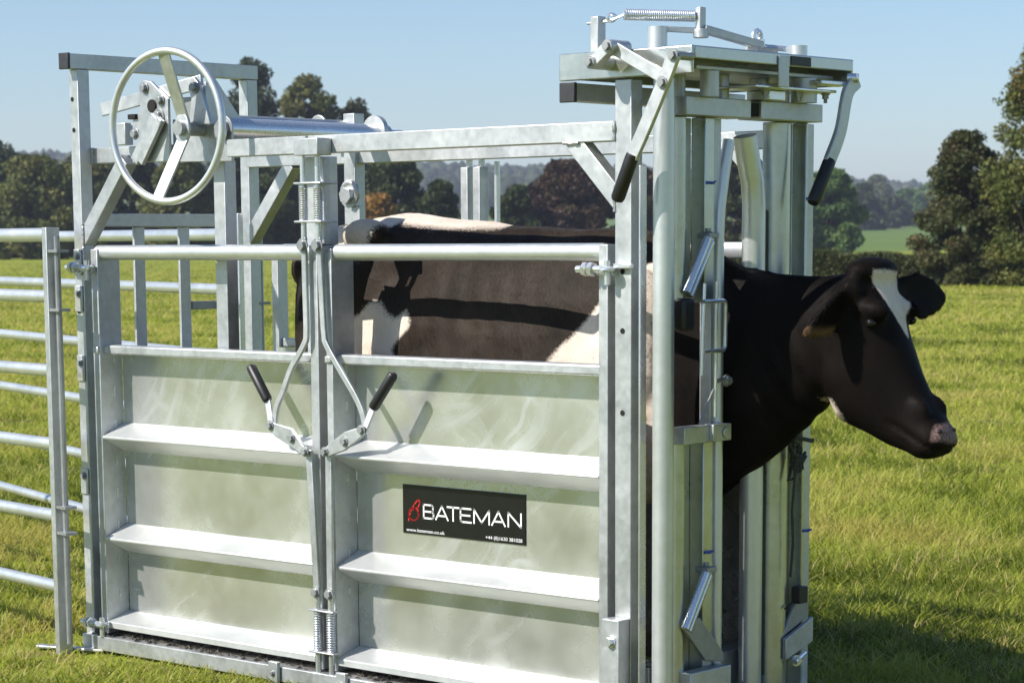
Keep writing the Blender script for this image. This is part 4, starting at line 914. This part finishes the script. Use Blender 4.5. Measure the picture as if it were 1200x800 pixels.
cs = coords(t, (14, 40, 110), (0, R(62), 0)); hair = noise_t(t, cs, 2.2, 6, 0.7); fine = noise_t(t, c, 130, 3, 0.6); big = noise_t(t, c, 5, 3)
hf = mixc(t, 0.5, hair, big); hb = nd(t, 'ShaderNodeRGBToBW'); t.links.new(hf, hb.inputs[0])
blk = ramp(t, hb.outputs[0], [(0.32, (0.008, 0.006, 0.0046)), (0.68, (0.046, 0.033, 0.024))])
shade_coat = ramp(t, hb.outputs[0], [(0.3, (0.0034, 0.0029, 0.0027)), (0.7, (0.0105, 0.0078, 0.0062))])       # head and neck darkened to imitate shade falling there, the back stays brown
blk = mixc(t, attr("shade_mask"), blk, shade_coat)
wht = ramp(t, hb.outputs[0], [(0.3, (0.56, 0.46, 0.37)), (0.7, (0.78, 0.69, 0.60))])
mw = nd(t, 'ShaderNodeMath', operation='MULTIPLY_ADD'); t.links.new(fine, mw.inputs[0]); mw.inputs[1].default_value = 0.22
t.links.new(attr('white'), mw.inputs[2])
col = mixc(t, maprange(t, mw.outputs[0], 0.04, 0.19, 0, 1), blk, wht)
tanr = ramp(t, hb.outputs[0], [(0.3, (0.10, 0.055, 0.03)), (0.7, (0.30, 0.19, 0.10))])
mt = maprange(t, attr('tan'), 0.0, 0.5, 0, 0.8); col = mixc(t, mt, col, tanr)
pk = ramp(t, fine, [(0.36, (0.10, 0.065, 0.06)), (0.62, (0.30, 0.19, 0.17))])
col = mixc(t, maprange(t, attr('pink'), 0.0, 0.3, 0, 1), col, pk)
t.links.new(col, bs.inputs['Base Color']); bs.inputs['Roughness'].default_value = 0.5; t.links.new(maprange(t, attr('shade_mask'), 0, 1, 0.07, 0.05), bs.inputs['Specular IOR Level'])
bs.inputs['Sheen Weight'].default_value = 0.0; bs.inputs['Sheen Roughness'].default_value = 0.5
bump(t, bs, hb.outputs[0], 0.35, 0.006)
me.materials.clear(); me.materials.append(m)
# short coat lying along the body
npoly = len(me.polygons); pc = np.empty(npoly * 3); me.polygons.foreach_get('center', pc); pc = pc.reshape(-1, 3)
pn = np.empty(npoly * 3); me.polygons.foreach_get('normal', pn); pn = pn.reshape(-1, 3)
pv = np.empty(len(me.loops), np.int32); me.loops.foreach_get('vertex_index', pv); ps = np.empty(npoly, np.int32); me.polygons.foreach_get('loop_start', ps); v0 = pv[ps]
wx = pc + np.array(cow.location); ok = (wx[:, 2] > 0.55) & (pink[v0] < 0.0) & ~((np.abs(wx[:, 1] - 0.4) < 0.02) & (wx[:, 2] < 0.9) & (wx[:, 0] < 0.8))
pc, pn, v0, wx = pc[ok], pn[ok], v0[ok], wx[ok]; K = 8
pc = np.repeat(pc, K, 0); pn = np.repeat(pn, K, 0); v0 = np.repeat(v0, K); wx = np.repeat(wx, K, 0); N = len(pc)
head = np.clip((wx[:, 0] - 2.80) / 0.12, 0, 1)[:, None]
fl = np.array([-0.75, 0.0, -0.65]) * (1 - head) + np.array([0.15, 0.0, -0.9]) * head
sw = np.sin(wx[:, 0] * 5.1 + wx[:, 2] * 3.7)[:, None] * np.array([0.35, 0, -0.2]); fl = fl + sw + rng.normal(size=(N, 3)) * 0.14
d = fl - pn * (fl * pn).sum(1)[:, None]; d /= np.linalg.norm(d, axis=1)[:, None] + 1e-9
tv = np.cross(d, pn); tv /= np.linalg.norm(tv, axis=1)[:, None] + 1e-9
base = pc + d * (rng.random((N, 1)) - .5) * 0.012 + tv * (rng.random((N, 1)) - .5) * 0.012 - pn * 0.0004
L = (0.009 + 0.006 * rng.random((N, 1))) * (1 - 0.45 * head); roll = rng.normal(size=(N, 1)) * 0.3
wv = (tv * np.cos(roll) + pn * np.sin(roll)) * 0.00085
tip = base + (d * 0.98 + pn * (0.01 + 0.065 * rng.random((N, 1)))) * L
V = np.stack([base - wv, base + wv, tip], 1).astype(np.float32)
hm = bpy.data.meshes.new('coat'); hm.vertices.add(N * 3); hm.vertices.foreach_set('co', V.ravel()); hm.loops.add(N * 3); hm.loops.foreach_set('vertex_index', np.arange(N * 3, dtype=np.int32))
hm.polygons.add(N); hm.polygons.foreach_set('loop_start', np.arange(0, N * 3, 3, dtype=np.int32)); hm.update(calc_edges=True)
for nm, arr in (('shade_mask', shade_mask), ('white', white), ('pink', pink), ('tan', ear)):
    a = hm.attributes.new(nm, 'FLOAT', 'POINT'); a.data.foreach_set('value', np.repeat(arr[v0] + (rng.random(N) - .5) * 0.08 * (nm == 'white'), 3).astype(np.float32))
hm.materials.append(m); ho = bpy.data.objects.new('coat', hm); COL.objects.link(ho); ho.parent = cow; ho['kind'] = 'stuff'
for s in (-1, 1):
    c = MB(); sph(c, (3.008, 0.4 + s * 0.104, 1.168), (0.018, 0.012, 0.012)); c.build('eye', 'eye', cow, 0)
    c = MB(); sph(c, (3.190, 0.4 + s * 0.034, 0.874), (0.012, 0.012, 0.008)); c.build('nostril', 'nostril', cow, 0)

cow.location.x -= 0.018; cow.location.y += 0.058

# ------------------------------------------------------------------ air
b = MB(); b.box(CAM.x - 3100, CAM.x + 3100, CAM.y - 3100, CAM.y + 3100, -40.0, 75.0)
hz = bpy.data.materials.new('haze'); hz.use_nodes = True; t = hz.node_tree; t.nodes.clear()
out = t.nodes.new('ShaderNodeOutputMaterial'); vol = t.nodes.new('ShaderNodeVolumePrincipled')
vol.inputs['Color'].default_value = (0.78, 0.83, 1.0, 1); vol.inputs['Density'].default_value = 0.00031; vol.inputs['Anisotropy'].default_value = 0.2
t.links.new(vol.outputs[0], out.inputs['Volume'])
o = b.build('haze', hz, None, 0, False); tag(o, 'thin blue haze over the distant hills', 'haze', kind='stuff')
